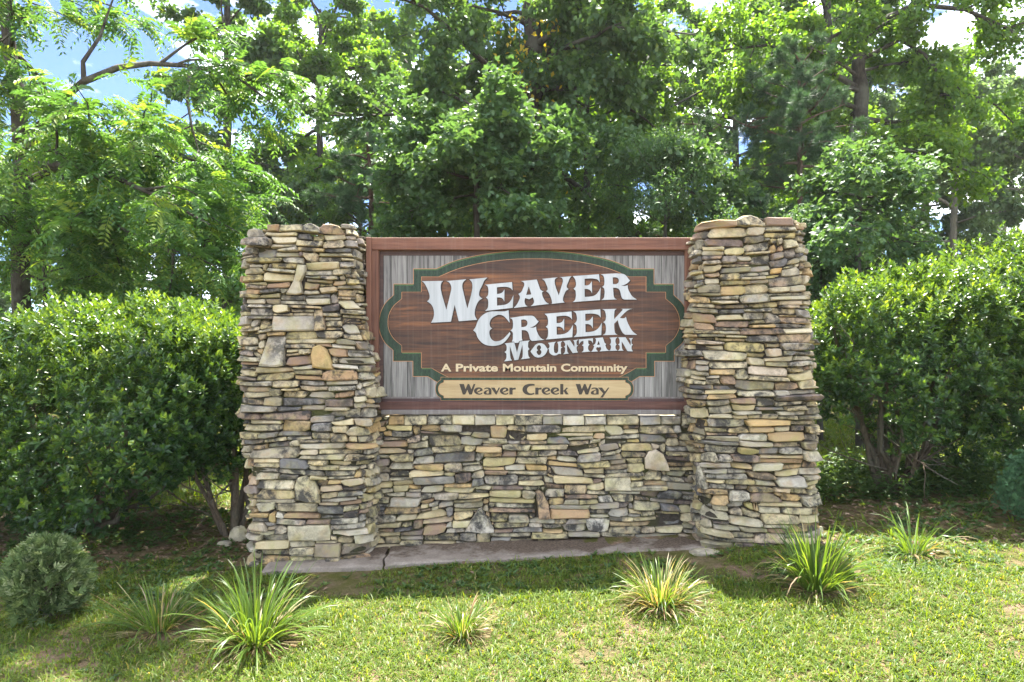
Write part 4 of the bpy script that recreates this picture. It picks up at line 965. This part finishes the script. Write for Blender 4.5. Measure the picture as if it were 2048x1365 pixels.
copies = [(W1, 820, 19, 1.15, 'rounded light tree deep in the wood behind the shadowed pine'), (W2, 1470, 17, 1.2, 'light tree deep in the wood behind the grey-green cedar'),
          (W1, 1600, 22, 1.3, 'light tree deep in the wood behind the young pine'), (W2, 1050, 22, 1.2, 'light tree deep in the wood behind the forked trunk'),
          (W3, 2010, 32, 1.25, 'farthest pale tree at the right picture edge, low above the bush'), (W3, 1760, 27, 1.0, 'hazy tree low behind the leaning sweetgum sapling'),
          (W2, 330, 18, .85, 'light low tree far behind the arched walnut limb'), (W1, 180, 20, .8, 'light low tree far behind the walnut trunk'),
          (W3, 40, 26, .85, 'pale low tree far off behind the leftmost leaves'), (W3, 560, 30, .9, 'pale low far tree under the patch of sky beside the tapering pillar')]
copies += [(W2, 430, 15, .62, 'low leafy tree just left of the tapering pillar top, behind the shrubs'), (W1, 720, 12, .55, 'low light tree directly behind the shadowed pine'), (W2, 930, 12, .5, 'low light tree directly behind the maple sapling'),
           (W1, 1120, 11, .5, 'low light tree between the forked trunk and the slim sapling'), (W2, 1560, 12, .6, 'low light tree behind the cap slabs and the young pine'), (W3, 1910, 17, .85, 'pale slope-side tree above the right bush, right of the hazy tall tree'),
           (W3, 2060, 20, .95, 'pale tree cut by the right picture edge, above the tall bush'), (W1, 120, 13, .6, 'low bright tree behind the walnut trunk, above the large bush'), (W2, 270, 11, .5, 'low bright tree behind the walnut, above the middle of the large bush'), (W3, 1680, 15, .7, 'pale low tree behind the foot of the thick sweetgum'),
           (W1, -260, 12, .9, 'light tree of the wood past the walnut, mostly out of the picture'), (W2, -420, 17, 1.0, 'light tree of the wood farther past the walnut, out of the picture'), (W2, 2350, 14, .9, 'light tree of the wood past the tall bush, out of the picture')]
for i, (src, px, Y, sc, lab) in enumerate(copies):
    copy_tree(src, base_of(px, Y), lab, rot=1.3+i*1.7, scale=sc, group=FAR)
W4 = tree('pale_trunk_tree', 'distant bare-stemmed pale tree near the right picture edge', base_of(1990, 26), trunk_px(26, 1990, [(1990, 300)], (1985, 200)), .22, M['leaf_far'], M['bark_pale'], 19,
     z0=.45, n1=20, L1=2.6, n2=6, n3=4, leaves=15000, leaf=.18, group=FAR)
# yellow leaves of the vine climbing the forked trunk
rg = np.random.default_rng(77); nV = 230
vp = np.array([at(1050+rg.normal(0, 36), rg.uniform(30, 400), 6.3+rg.normal(0, .2)) for _ in range(nV)])
LV = Leaves(); v, f = kites(vp, nrm(rg.normal(0, .5, (nV, 3))-np.array([0, 0, .8])), nrm(np.array([0, -1., .3])+rg.normal(0, .5, (nV, 3))), rg.uniform(.07, .13, nV), rg.uniform(.04, .07, nV)); LV.add(v, f, rg.random(nV))
vb = at(1046, 430, 6.6)
vine = thing('climbing_vine', 'yellowing vine climbing the forked tulip tree trunk', 'vine', vb)
obj('leaves', LV.mesh('leaves', vb), M['leaf_yellow'], vine)
Q = Quads(); Q.add(*tube(np.array([at(1044+6*math.sin(k_*.9), 460-k_*32, 6.62) for k_ in range(14)])-np.array(vb), np.linspace(.018, .006, 14), 5)); obj('stem', Q.mesh('stem'), M['stem'], vine)

# ------------------------------------------------------------------ clipped holly bushes
def holly(label, base, cx, cy, zc, rx, ry, rz, seed, n=2600, stems=9, zmin=.5, gap=None, under=1.0, shear=0.0):
    """a clipped bush: many leafy sprigs on an uneven rounded shell over bare branching stems"""
    rg = np.random.default_rng(seed)
    root = thing('holly_bush', label, 'bush', base, 'clipped holly bushes beside the sign'); B = np.array(base)
    ph = rg.uniform(0, 6.28, 6)
    def shell(th, u):
        return 1+.07*np.sin(3*th+ph[0]+2*u)+.06*np.sin(5*th+ph[1]-3*u)+.05*np.sin(9*u+ph[2]+2*th)+.03*np.sin(13*th+7*u)
    th = rg.uniform(0, 2*np.pi, n*3); u = rg.uniform(-1, 1, n*3); rad = np.where(rg.random(n*3) < .72, rg.normal(1.0, .035, n*3), rg.uniform(.55, 1, n*3))
    # superellipsoid so that the sides are full
    cu = np.sign(np.cos(th))*np.abs(np.cos(th))**.85; su = np.sign(np.sin(th))*np.abs(np.sin(th))**.85
    hz = (1-np.abs(u)**2.1)**(1/2.0); k = rad*shell(th, u)
    P = np.column_stack([cx+rx*cu*hz*k, cy+ry*su*hz*k, zc+rz*u*k])
    P[:, 2] += shear*(P[:, 0]-cx)*np.clip((P[:, 2]-.5), 0, 1)
    nn = nrm(np.column_stack([cu*hz/rx, su*hz/ry, u*1.1/rz]))
    keep = P[:, 2] > zmin + .18*np.sin(P[:, 0]*4.1+ph[3])+.12*np.sin(P[:, 0]*9+ph[4])
    keep &= rg.random(n*3) < np.clip(.6+.9*(P[:, 2]-zmin), .4, 1)
    if gap: keep &= ~gap(P, rg)
    keep &= (P[:, 1] < cy+.4*ry) | (P[:, 2] > zc)
    P, nn, u = P[keep][:n], nn[keep][:n], u[keep][:n]; m_ = len(P)
    A = nrm(nn*.55+np.array([0, 0, .75])+rg.normal(0, .28, (m_, 3)))
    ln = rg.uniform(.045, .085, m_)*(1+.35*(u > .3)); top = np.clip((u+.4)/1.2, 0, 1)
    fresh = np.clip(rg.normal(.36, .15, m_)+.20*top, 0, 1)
    LV = Leaves(); k_ = 9
    ref = nrm(rg.normal(0, 1, (m_, 3))); S1 = nrm(np.cross(A, ref)); S2 = np.cross(A, S1)
    for j in range(k_):
        f = j/(k_-1); an = j*2.4+rg.uniform(0, 6.28, m_)*.15
        side = S1*np.cos(an)[:, None]+S2*np.sin(an)[:, None]
        D = nrm(side*(1.0-.62*f)+A*(.35+.6*f)); p0 = P+A*(ln*f)[:, None]
        sz = rg.uniform(.056, .086, m_)*(1-.30*f)
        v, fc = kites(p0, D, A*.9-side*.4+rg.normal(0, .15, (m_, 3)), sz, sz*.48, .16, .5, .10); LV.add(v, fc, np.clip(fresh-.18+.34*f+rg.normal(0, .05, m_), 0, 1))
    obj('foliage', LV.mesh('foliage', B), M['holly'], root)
    Q = Quads()
    for i in range(stems):
        az = i*2*np.pi/stems+rg.normal(0, .3); tx, ty = cx+rx*.62*math.cos(az), cy+ry*.5*math.sin(az); tz = zc+rz*rg.uniform(-.25, .45)
        p0 = B+np.array([.05*math.cos(az), .05*math.sin(az), -.05]); p1 = np.array([tx, ty, tz])
        pts = np.array([p0+(p1-p0)*t+np.array([0, 0, -.18*math.sin(math.pi*t)*rg.uniform(.2, 1)])+rg.normal(0, .018, 3)*(0 < t < 1) for t in np.linspace(0, 1, 7)])
        r0 = rg.uniform(.022, .042); Q.add(*tube(pts-B, np.linspace(r0, r0*.35, 7), 6))
        for _ in range(5):
            q0 = along(pts, rg.uniform(.3, .95)); d = nrm(pts[-1]-pts[0])+rg.normal(0, .55, 3); q = limb_pts(rg, q0, d, rg.uniform(.35, .8)*min(rx, 1), 5, -.1, .15); Q.add(*tube(q-B, np.linspace(r0*.36, .004, 5), 5))
            for _ in range(2):
                q2 = limb_pts(rg, along(q, rg.uniform(.3, .9)), nrm(q[-1]-q[0])+rg.normal(0, .6, 3), rg.uniform(.2, .4), 4, 0, .18); Q.add(*tube(q2-B, np.linspace(.006, .0025, 4), 4))
    obj('stems', Q.mesh('stems'), M['stem'], root)
    return root
bx, by, bz = -4.0, .75, float(gz(-4.0, .75))
holly('large rounded clipped holly bush at the left picture edge', (bx, by, bz), -3.70, .75, .88, 1.42, 1.0, 1.00, 31, n=5600, zmin=.0, stems=11, shear=.13, gap=lambda P, rg: (P[:, 2] < .55+.15*np.sin(P[:, 0]*7)) & (P[:, 0] > -3.3))
holly('small holly bush squeezed between the large left bush and the tapering pillar', (-2.52, .55, float(gz(-2.52, .55))), -2.70, .6, 1.08, .60, .62, .64, 32, n=1500, zmin=.42, stems=6)
holly('bare-stemmed holly bush beside the capped pillar', (3.72, 1.1, float(gz(3.72, 1.1))), 3.75, 1.1, 1.40, 1.02, .8, .84, 33, n=3100, zmin=.80, stems=13, shear=.16)
holly('tall holly bush cut by the right picture edge', (5.35, 1.35, float(gz(5.35, 1.35))), 5.2, 1.3, 1.40, 1.15, .85, 1.16, 34, n=3400, zmin=.50, stems=9)

# ------------------------------------------------------------------ dwarf conifers
def conifer(label, base, w, h, mat, seed, n, sz):
    rg = np.random.default_rng(seed); B = np.array(base); root = thing('dwarf_conifer', label, 'shrub', base)
    u = rg.uniform(0, 1, n)**.8; th = rg.uniform(0, 2*np.pi, n)
    prof = np.interp(u, [0, .12, .35, .6, .85, 1], [.55, .85, 1, .93, .62, .14]); lump = 1+.05*rg.normal(0, 1, n)+.10*np.sin(5*th+9*u)+.08*np.sin(3*th-6*u+1)+.08*np.sin(11*th+17*u)+.07*np.sin(8*th-23*u)
    rad = np.where(rg.random(n) < .8, rg.normal(1, .05, n), rg.uniform(.5, 1, n))*prof*lump
    P = B+np.column_stack([w/2*rad*np.cos(th), w/2*rad*np.sin(th), .03+h*u+rg.normal(0, .015, n)])+rg.normal(0, .012, (n, 3))
    out_ = np.column_stack([np.cos(th), np.sin(th), np.zeros(n)]); A = nrm(out_*.7+np.array([0, 0, .6])+rg.normal(0, .35, (n, 3)))
    S = nrm(np.cross(A, nrm(rg.normal(0, 1, (n, 3))))); N_ = np.cross(S, A); LV = Leaves(); lr = np.clip(rg.normal(.45, .2, n), 0, 1)
    for f, ang, k_ in ((0, 0, 1), (.15, .7, .7), (.15, -.7, .7), (.45, .6, .55), (.45, -.6, .55)):
        v, fc = kites(P+A*(sz*f), A*math.cos(ang)+S*math.sin(ang), N_, sz*k_, sz*.24*k_+.002, .0, .5); LV.add(v, fc, np.clip(lr+f*.5+rg.normal(0, .05, n), 0, 1))
    obj('foliage', LV.mesh('foliage', B), mat, root)
    Q = Quads(); Q.add(*tube(np.array([[0, 0, -.05], [.01, 0, h*.3], [0, .01, h*.85]]), [.03, .022, .006], 7))
    for i in range(14):
        t = rg.uniform(.08, .75); a = rg.uniform(0, 6.28); Q.add(*tube(limb_pts(rg, (0, 0, h*t), (math.cos(a), math.sin(a), .5), w*.4*(1-t*.6), 4), np.linspace(.008, .002, 4), 4))
    obj('trunk', Q.mesh('trunk'), M['stem'], root)
cx_, cy_, cz_ = ground_px(94, 1236)
conifer('pale sage-green dwarf conifer on the grass below the large left bush', (cx_, cy_, cz_), .38, .46, M['cypress'], 41, 1700, .075)
cx_, cy_, cz_ = ground_px(2090, 1048)
conifer('green dwarf conifer cut by the right picture edge', (cx_, cy_, cz_), .56, .56, M['spruce'], 42, 4200, .035)

# ------------------------------------------------------------------ strap-leaved tufts
TUFTS = []
def tuft(label, px, py, h, w, n, seed, straw=.15, wd=.009, el=(.75, 1.55), lean=0.0, skirt=1.0):
    x, y, z = ground_px(px, py); TUFTS.append((x, y, w*.40)); rg = np.random.default_rng(seed); B = np.array((x, y, z)); root = thing('lilyturf', label, 'plant', (x, y, z), 'strap-leaved tufts planted in the lawn')
    def blades(m_, lo, hi, el_lo, el_hi, r_lo, r_hi, bend):
        az = rg.uniform(0, 2*np.pi, m_); el = np.clip(rg.uniform(el_lo, el_hi, m_)+lean*np.cos(az)*.6, .0, 1.56); ln = rg.uniform(lo, hi, m_); k = 7
        rb = np.sqrt(rg.uniform(0, 1, m_))*w*.16; p = np.column_stack([rb*np.cos(az), rb*np.sin(az), np.full(m_, -.01)])
        hd = np.column_stack([np.cos(az), np.sin(az), np.zeros(m_)]); bd = rg.gamma(2.0, .45, m_)*bend; S = np.column_stack([-np.sin(az), np.cos(az), np.zeros(m_)])
        tw = rg.normal(0, .35, m_); V = []
        for i in range(k):
            t = i/(k-1); a = el-bd*t**1.6; wdt = wd*rg.uniform(.9, 1.1, m_)*np.interp(t, [0, .15, .6, .9, 1], [.6, 1, .95, .5, .06])
            s_ = S*np.cos(tw)[:, None]+np.column_stack([np.zeros(m_), np.zeros(m_), np.sin(tw)])
            V += [p-s_*(wdt/2)[:, None], p+s_*(wdt/2)[:, None]]
            p = p+(hd*np.cos(a)[:, None]+np.column_stack([np.zeros((m_, 2)), np.sin(a)]))*(ln/(k-1))[:, None]
        V = np.stack(V, 1); V[:, :, 2] = np.maximum(V[:, :, 2], .004); V = V.reshape(-1, 3)
        i0 = np.arange(m_)[:, None]*2*k; q = np.concatenate([i0+np.array([[2*i, 2*i+1, 2*i+3, 2*i+2]]) for i in range(k-1)], 1).reshape(-1, 4)
        r_ = np.where(rg.random(m_) < r_hi, rg.uniform(.8, 1, m_), rg.uniform(r_lo, .72, m_))
        return V, q, np.repeat(r_, 2*k)
    V, q, rr = blades(n, h*.45, h*1.32, el[0], el[1], .0, straw, 1.15)
    obj('green_blades', new_mesh('green_blades', V, q, rr, smooth=True), M['liriope'], root)
    V, q, rr = blades(int(n*(.22+straw)*skirt), h*.25, h*.8, .0, .8, .3, .93, 1.5)
    obj('dry_blades', new_mesh('dry_blades', V, q, rr, smooth=True), M['liriope'], root)
tuft('sprawling dull green strap-leaved tuft beside the pale dwarf conifer', 318, 1258, .34, .6, 190, 51, .16, .008, el=(.3, 1.4), lean=.3)
tuft('largest, brightest strap-leaved tuft with a dry skirt, in front of the tapering pillar', 512, 1284, .43, .6, 340, 52, .08, .009, el=(.4, 1.55), lean=-.2, skirt=1.7)
tuft('smallest strap-leaved tuft, low in the sunlit grass below the wall', 925, 1270, .21, .40, 320, 53, .30, .006, el=(.5, 1.5), lean=.1)
tuft('straw-coloured bushy tuft in front of the low wall', 1322, 1208, .27, .66, 560, 54, .36, .007, el=(.2, 1.5), lean=.05, skirt=1.3)
tuft('tall bright strap-leaved tuft in front of the capped pillar', 1632, 1178, .43, .6, 320, 55, .06, .009, el=(.6, 1.53), lean=-.35)
tuft('airy strap-leaved tuft under the bare-stemmed bush', 1826, 1106, .34, .5, 100, 56, .10, .009, el=(.3, 1.5), lean=.35)

# ------------------------------------------------------------------ lawn, weeds, leaf litter, loose rocks
def bare(x, y):
    """0..1 how bare the lawn is"""
    f = np.sin(2.3*x+1.1)*np.sin(2.9*y+.5)+.6*np.sin(5.3*x-2*y+.7)+.4*np.sin(9.1*x+7.7*y)+.3*np.sin(17*x-13*y)
    b_ = .30+.26*f
    for cx2, cy2, r2_ in TUFTS: b_ = np.maximum(b_, 1.5*np.exp(-((x-cx2-.05)**2+(y-cy2)**2*1.6)/(r2_*r2_)))
    return np.clip(b_, 0, 1)
def in_view(x, y, m_=.25):
    d = y-CAM[1]; return (d > 2.6) & (np.abs(x) < d*.76+m_)
rg = np.random.default_rng(61)
def scatter(n, x0, x1, y0, y1):
    x = rg.uniform(x0, x1, n); y = rg.uniform(y0, y1, n); k = in_view(x, y); return x[k], y[k]
def on_slab(x, y):
    yf_ = -.535+.058*(x+1.9); return (x > -1.9) & (x < 1.42) & (y > yf_-.02) & (y < .5)
def in_stone(x, y):
    return ((np.abs(x+1.6) < .56) & (y > -.36) & (y < .45)) | ((np.abs(x-1.9) < .56) & (y > -.36) & (y < .45)) | ((np.abs(x) < 1.6) & (y > -.05) & (y < .42))
tx, ty = scatter(76000, -4, 4, -3.0, -.15); dens = np.where(ty < -1.0, 1, .5)*(1-bare(tx, ty)*np.where(ty < -1.0, 1.05, 1.6))
k = (rg.random(len(tx)) < dens) & ~on_slab(tx, ty) & ~in_stone(tx, ty); tx, ty = tx[k], ty[k]
tx2, ty2 = scatter(16000, -14, 14, -.3, 14); k = ((ty2 > 2.0) | (np.abs(tx2) > 2.4)) & (rg.random(len(tx2)) < np.where(ty2 > 1.9, .9, .3)) & ~in_stone(tx2, ty2); tx2, ty2 = tx2[k], ty2[k]
tx3, ty3 = scatter(26000, -7.5, 8.5, 1.5, 6.5); k = (np.abs(tx3) > 2.0) & (rg.random(len(tx3)) < .85); tx2 = np.concatenate([tx2, tx3[k]]); ty2 = np.concatenate([ty2, ty3[k]])
X = np.concatenate([tx, tx2]); Yy = np.concatenate([ty, ty2]); far = np.concatenate([np.zeros(len(tx)), np.ones(len(tx2))])
nb = 6; n = len(X)*nb; px_ = np.repeat(X, nb)+rg.normal(0, .012, n); py_ = np.repeat(Yy, nb)+rg.normal(0, .012, n); fr = np.repeat(far, nb)
az = rg.uniform(0, 2*np.pi, n); el = rg.uniform(.15, 1.25, n); ln = rg.lognormal(math.log(.038), .40, n)*(1+1.2*fr); wd_ = rg.uniform(.0035, .007, n)*(1+1.2*fr)
P0 = np.column_stack([px_, py_, gz(px_, py_)-.002]); hd = np.column_stack([np.cos(az), np.sin(az), np.zeros(n)]); S = np.column_stack([-np.sin(az), np.cos(az), np.zeros(n)])
up_ = np.array([0, 0, 1.]); D1 = hd*np.cos(el)[:, None]+up_*np.sin(el)[:, None]; e2 = el-rg.uniform(.3, 1.0, n); D2 = hd*np.cos(e2)[:, None]+up_*np.sin(e2)[:, None]
P1 = P0+D1*(ln*.5)[:, None]; P2 = P1+D2*(ln*.5)[:, None]; h_ = (wd_/2)[:, None]
V = np.stack([P0-S*h_*.7, P0+S*h_*.7, P1+S*h_, P1-S*h_, P2], 1).reshape(-1, 3); i0 = np.arange(n)[:, None]*5
F = np.concatenate([i0+np.array([[0, 1, 2]]), i0+np.array([[0, 2, 3]]), i0+np.array([[3, 2, 4]])], 1).reshape(-1, 3)
rr = np.clip(np.repeat(rg.normal(.42, .22, len(X)), nb)+rg.normal(0, .14, n), 0, 1); rr = np.where(rg.random(n) < .06, rg.uniform(.86, 1, n), np.minimum(rr, .84))
go = obj('grass', new_mesh('grass', V, F, np.repeat(rr, 5)), M['grass']); tag(go, 'short coarse lawn grass, sunlit in front and shaded by the wall', 'grass', kind='stuff')

def rosettes(name, label, cat, x, y, k_, lo, hi, wr, el0, el1, mat, hgt=None):
    n0 = len(x); n = n0*k_; qx = np.repeat(x, k_); qy = np.repeat(y, k_); z = gz(qx, qy)
    if hgt is not None: z = z+np.repeat(hgt, k_)*np.tile(np.linspace(.1, 1, k_), n0)
    az = np.tile(np.arange(k_)*2.4, n0)+np.repeat(rg.uniform(0, 6.28, n0), k_); el = rg.uniform(el0, el1, n); sz = rg.uniform(lo, hi, n)
    D = np.column_stack([np.cos(az)*np.cos(el), np.sin(az)*np.cos(el), np.sin(el)]); P = np.column_stack([qx, qy, z+.004])
    LV = Leaves(); v, f = kites(P, D, np.array([0, 0, 1.])+rg.normal(0, .25, (n, 3)), sz, sz*wr, .1, .5, .15); LV.add(v, f, np.clip(np.repeat(rg.random(n0), k_)*.7+rg.uniform(0, .3, n), 0, 1))
    o = obj(name, LV.mesh(name, (0, 0, 0)), mat); return tag(o, label, cat, kind='stuff')
# low weeds in the shade by the stonework
wx, wy = scatter(4200, -4.5, 4.5, -1.1, 1.4); k = ~on_slab(wx, wy) & ~in_stone(wx, wy) & (rg.random(len(wx)) < bare(wx+3, wy+1)*2.2); wx, wy = wx[k], wy[k]
rosettes('weeds', 'low green weeds in the shaded ground around the stonework', 'weeds', wx, wy, 8, .025, .06, .36, .1, .9, M['weed'])
# knee-high undergrowth beneath the right bushes
ux = rg.uniform(2.5, 6.6, 900); uy = rg.uniform(.75, 1.9, 900)
rosettes('undergrowth', 'dark leafy undergrowth beneath the right bushes', 'undergrowth', ux, uy, 12, .05, .10, .36, -.2, .8, M['weed'], rg.uniform(.10, .34, 900))
ux = rg.uniform(-6.5, -2.6, 260); uy = rg.uniform(.2, 1.3, 260)
rosettes('undergrowth', 'sparse low plants on the shaded bank below the left bushes', 'undergrowth', ux, uy, 10, .03, .07, .40, -.1, .8, M['weed'], rg.uniform(.02, .10, 260))
# fallen leaves under the bushes
lx = np.concatenate([rg.uniform(-5.5, -2.1, 4500), rg.uniform(2.4, 6.5, 4500)]); ly = rg.uniform(-.45, 2.2, 9000)
rosettes('leaf_litter', 'brown fallen leaves scattered under the bushes', 'leaf litter', lx, ly, 1, .03, .07, .5, -.1, .35, M['litter'])

lx, ly = scatter(900, -4, 4, -3, -.4); k = ~on_slab(lx, ly); lx, ly = lx[k], ly[k]
rosettes('fallen_leaves', 'odd brown fallen leaves on the lawn', 'fallen leaves', lx[:170], ly[:170], 1, .025, .06, .5, .0, .5, M['litter'], np.full(len(lx[:170]), .02))
rosettes('lawn_weeds', 'broad-leaved weeds dotted through the sunny lawn', 'weeds', lx[170:520], ly[170:520], 6, .02, .045, .45, .15, .9, M['weed'])

def rock(label, px, py, w, h, seed):
    x, y, z = ground_px(px, py); rg = np.random.default_rng(seed)
    v, f = [], []
    ns, nr = 10, 5
    for i in range(nr):
        t = i/(nr-1)*math.pi*.62; 
        for j in range(ns):
            a = j*2*math.pi/ns; k_ = rg.uniform(.86, 1.12); v.append((w/2*math.sin(t+.12)*math.cos(a)*k_, w*.36*math.sin(t+.12)*math.sin(a)*k_, h*(.2+.8*math.cos(t))*rg.uniform(.92, 1.06)-.01))
    for i in range(nr-1):
        for j in range(ns): f.append((i*ns+j, (i+1)*ns+j, (i+1)*ns+(j+1) % ns, i*ns+(j+1) % ns))
    f.append(tuple(range(ns)))
    me = new_mesh('rock', np.array(v), f, np.full(len(v), rg.uniform(.3, .5))); a = me.attributes.new('rnd2', 'FLOAT', 'POINT'); a.data.foreach_set('value', np.full(len(v), .4, np.float32)); sharp(me)
    tag(obj('rock', me, M['stone'], None, (x, y, z)), label, 'rock', kind='thing')
rock('rounded brown rock against the outer foot of the tapering pillar', 478, 1080, .17, .13, 1)
rock('flat grey rock lying left of the rounded rock', 449, 1091, .13, .05, 2)
rock('flat pale rubble slab at the inner foot of the capped pillar', 1410, 1106, .24, .035, 3)

# ------------------------------------------------------------------ summer haze in the air
hv = [(x, y, z) for z in (-4.0, 22.0) for x, y in ((-420, -420), (420, -420), (420, 420), (-420, 420))]
hz_ = obj('haze', new_mesh('haze', hv, [(0, 3, 2, 1), (4, 5, 6, 7), (0, 1, 5, 4), (1, 2, 6, 5), (2, 3, 7, 6), (3, 0, 4, 7)]))
m, nt, out = mat_new('summer_haze'); pv = nt.nodes.new('ShaderNodeVolumePrincipled'); pv.inputs['Color'].default_value = (.95, .97, 1, 1); pv.inputs['Density'].default_value = .0005; pv.inputs['Anisotropy'].default_value = .35
nt.links.new(pv.outputs[0], out.inputs['Volume']); hz_.data.materials.append(m)
tag(hz_, 'thin bright summer haze between the trees', 'haze', kind='stuff')
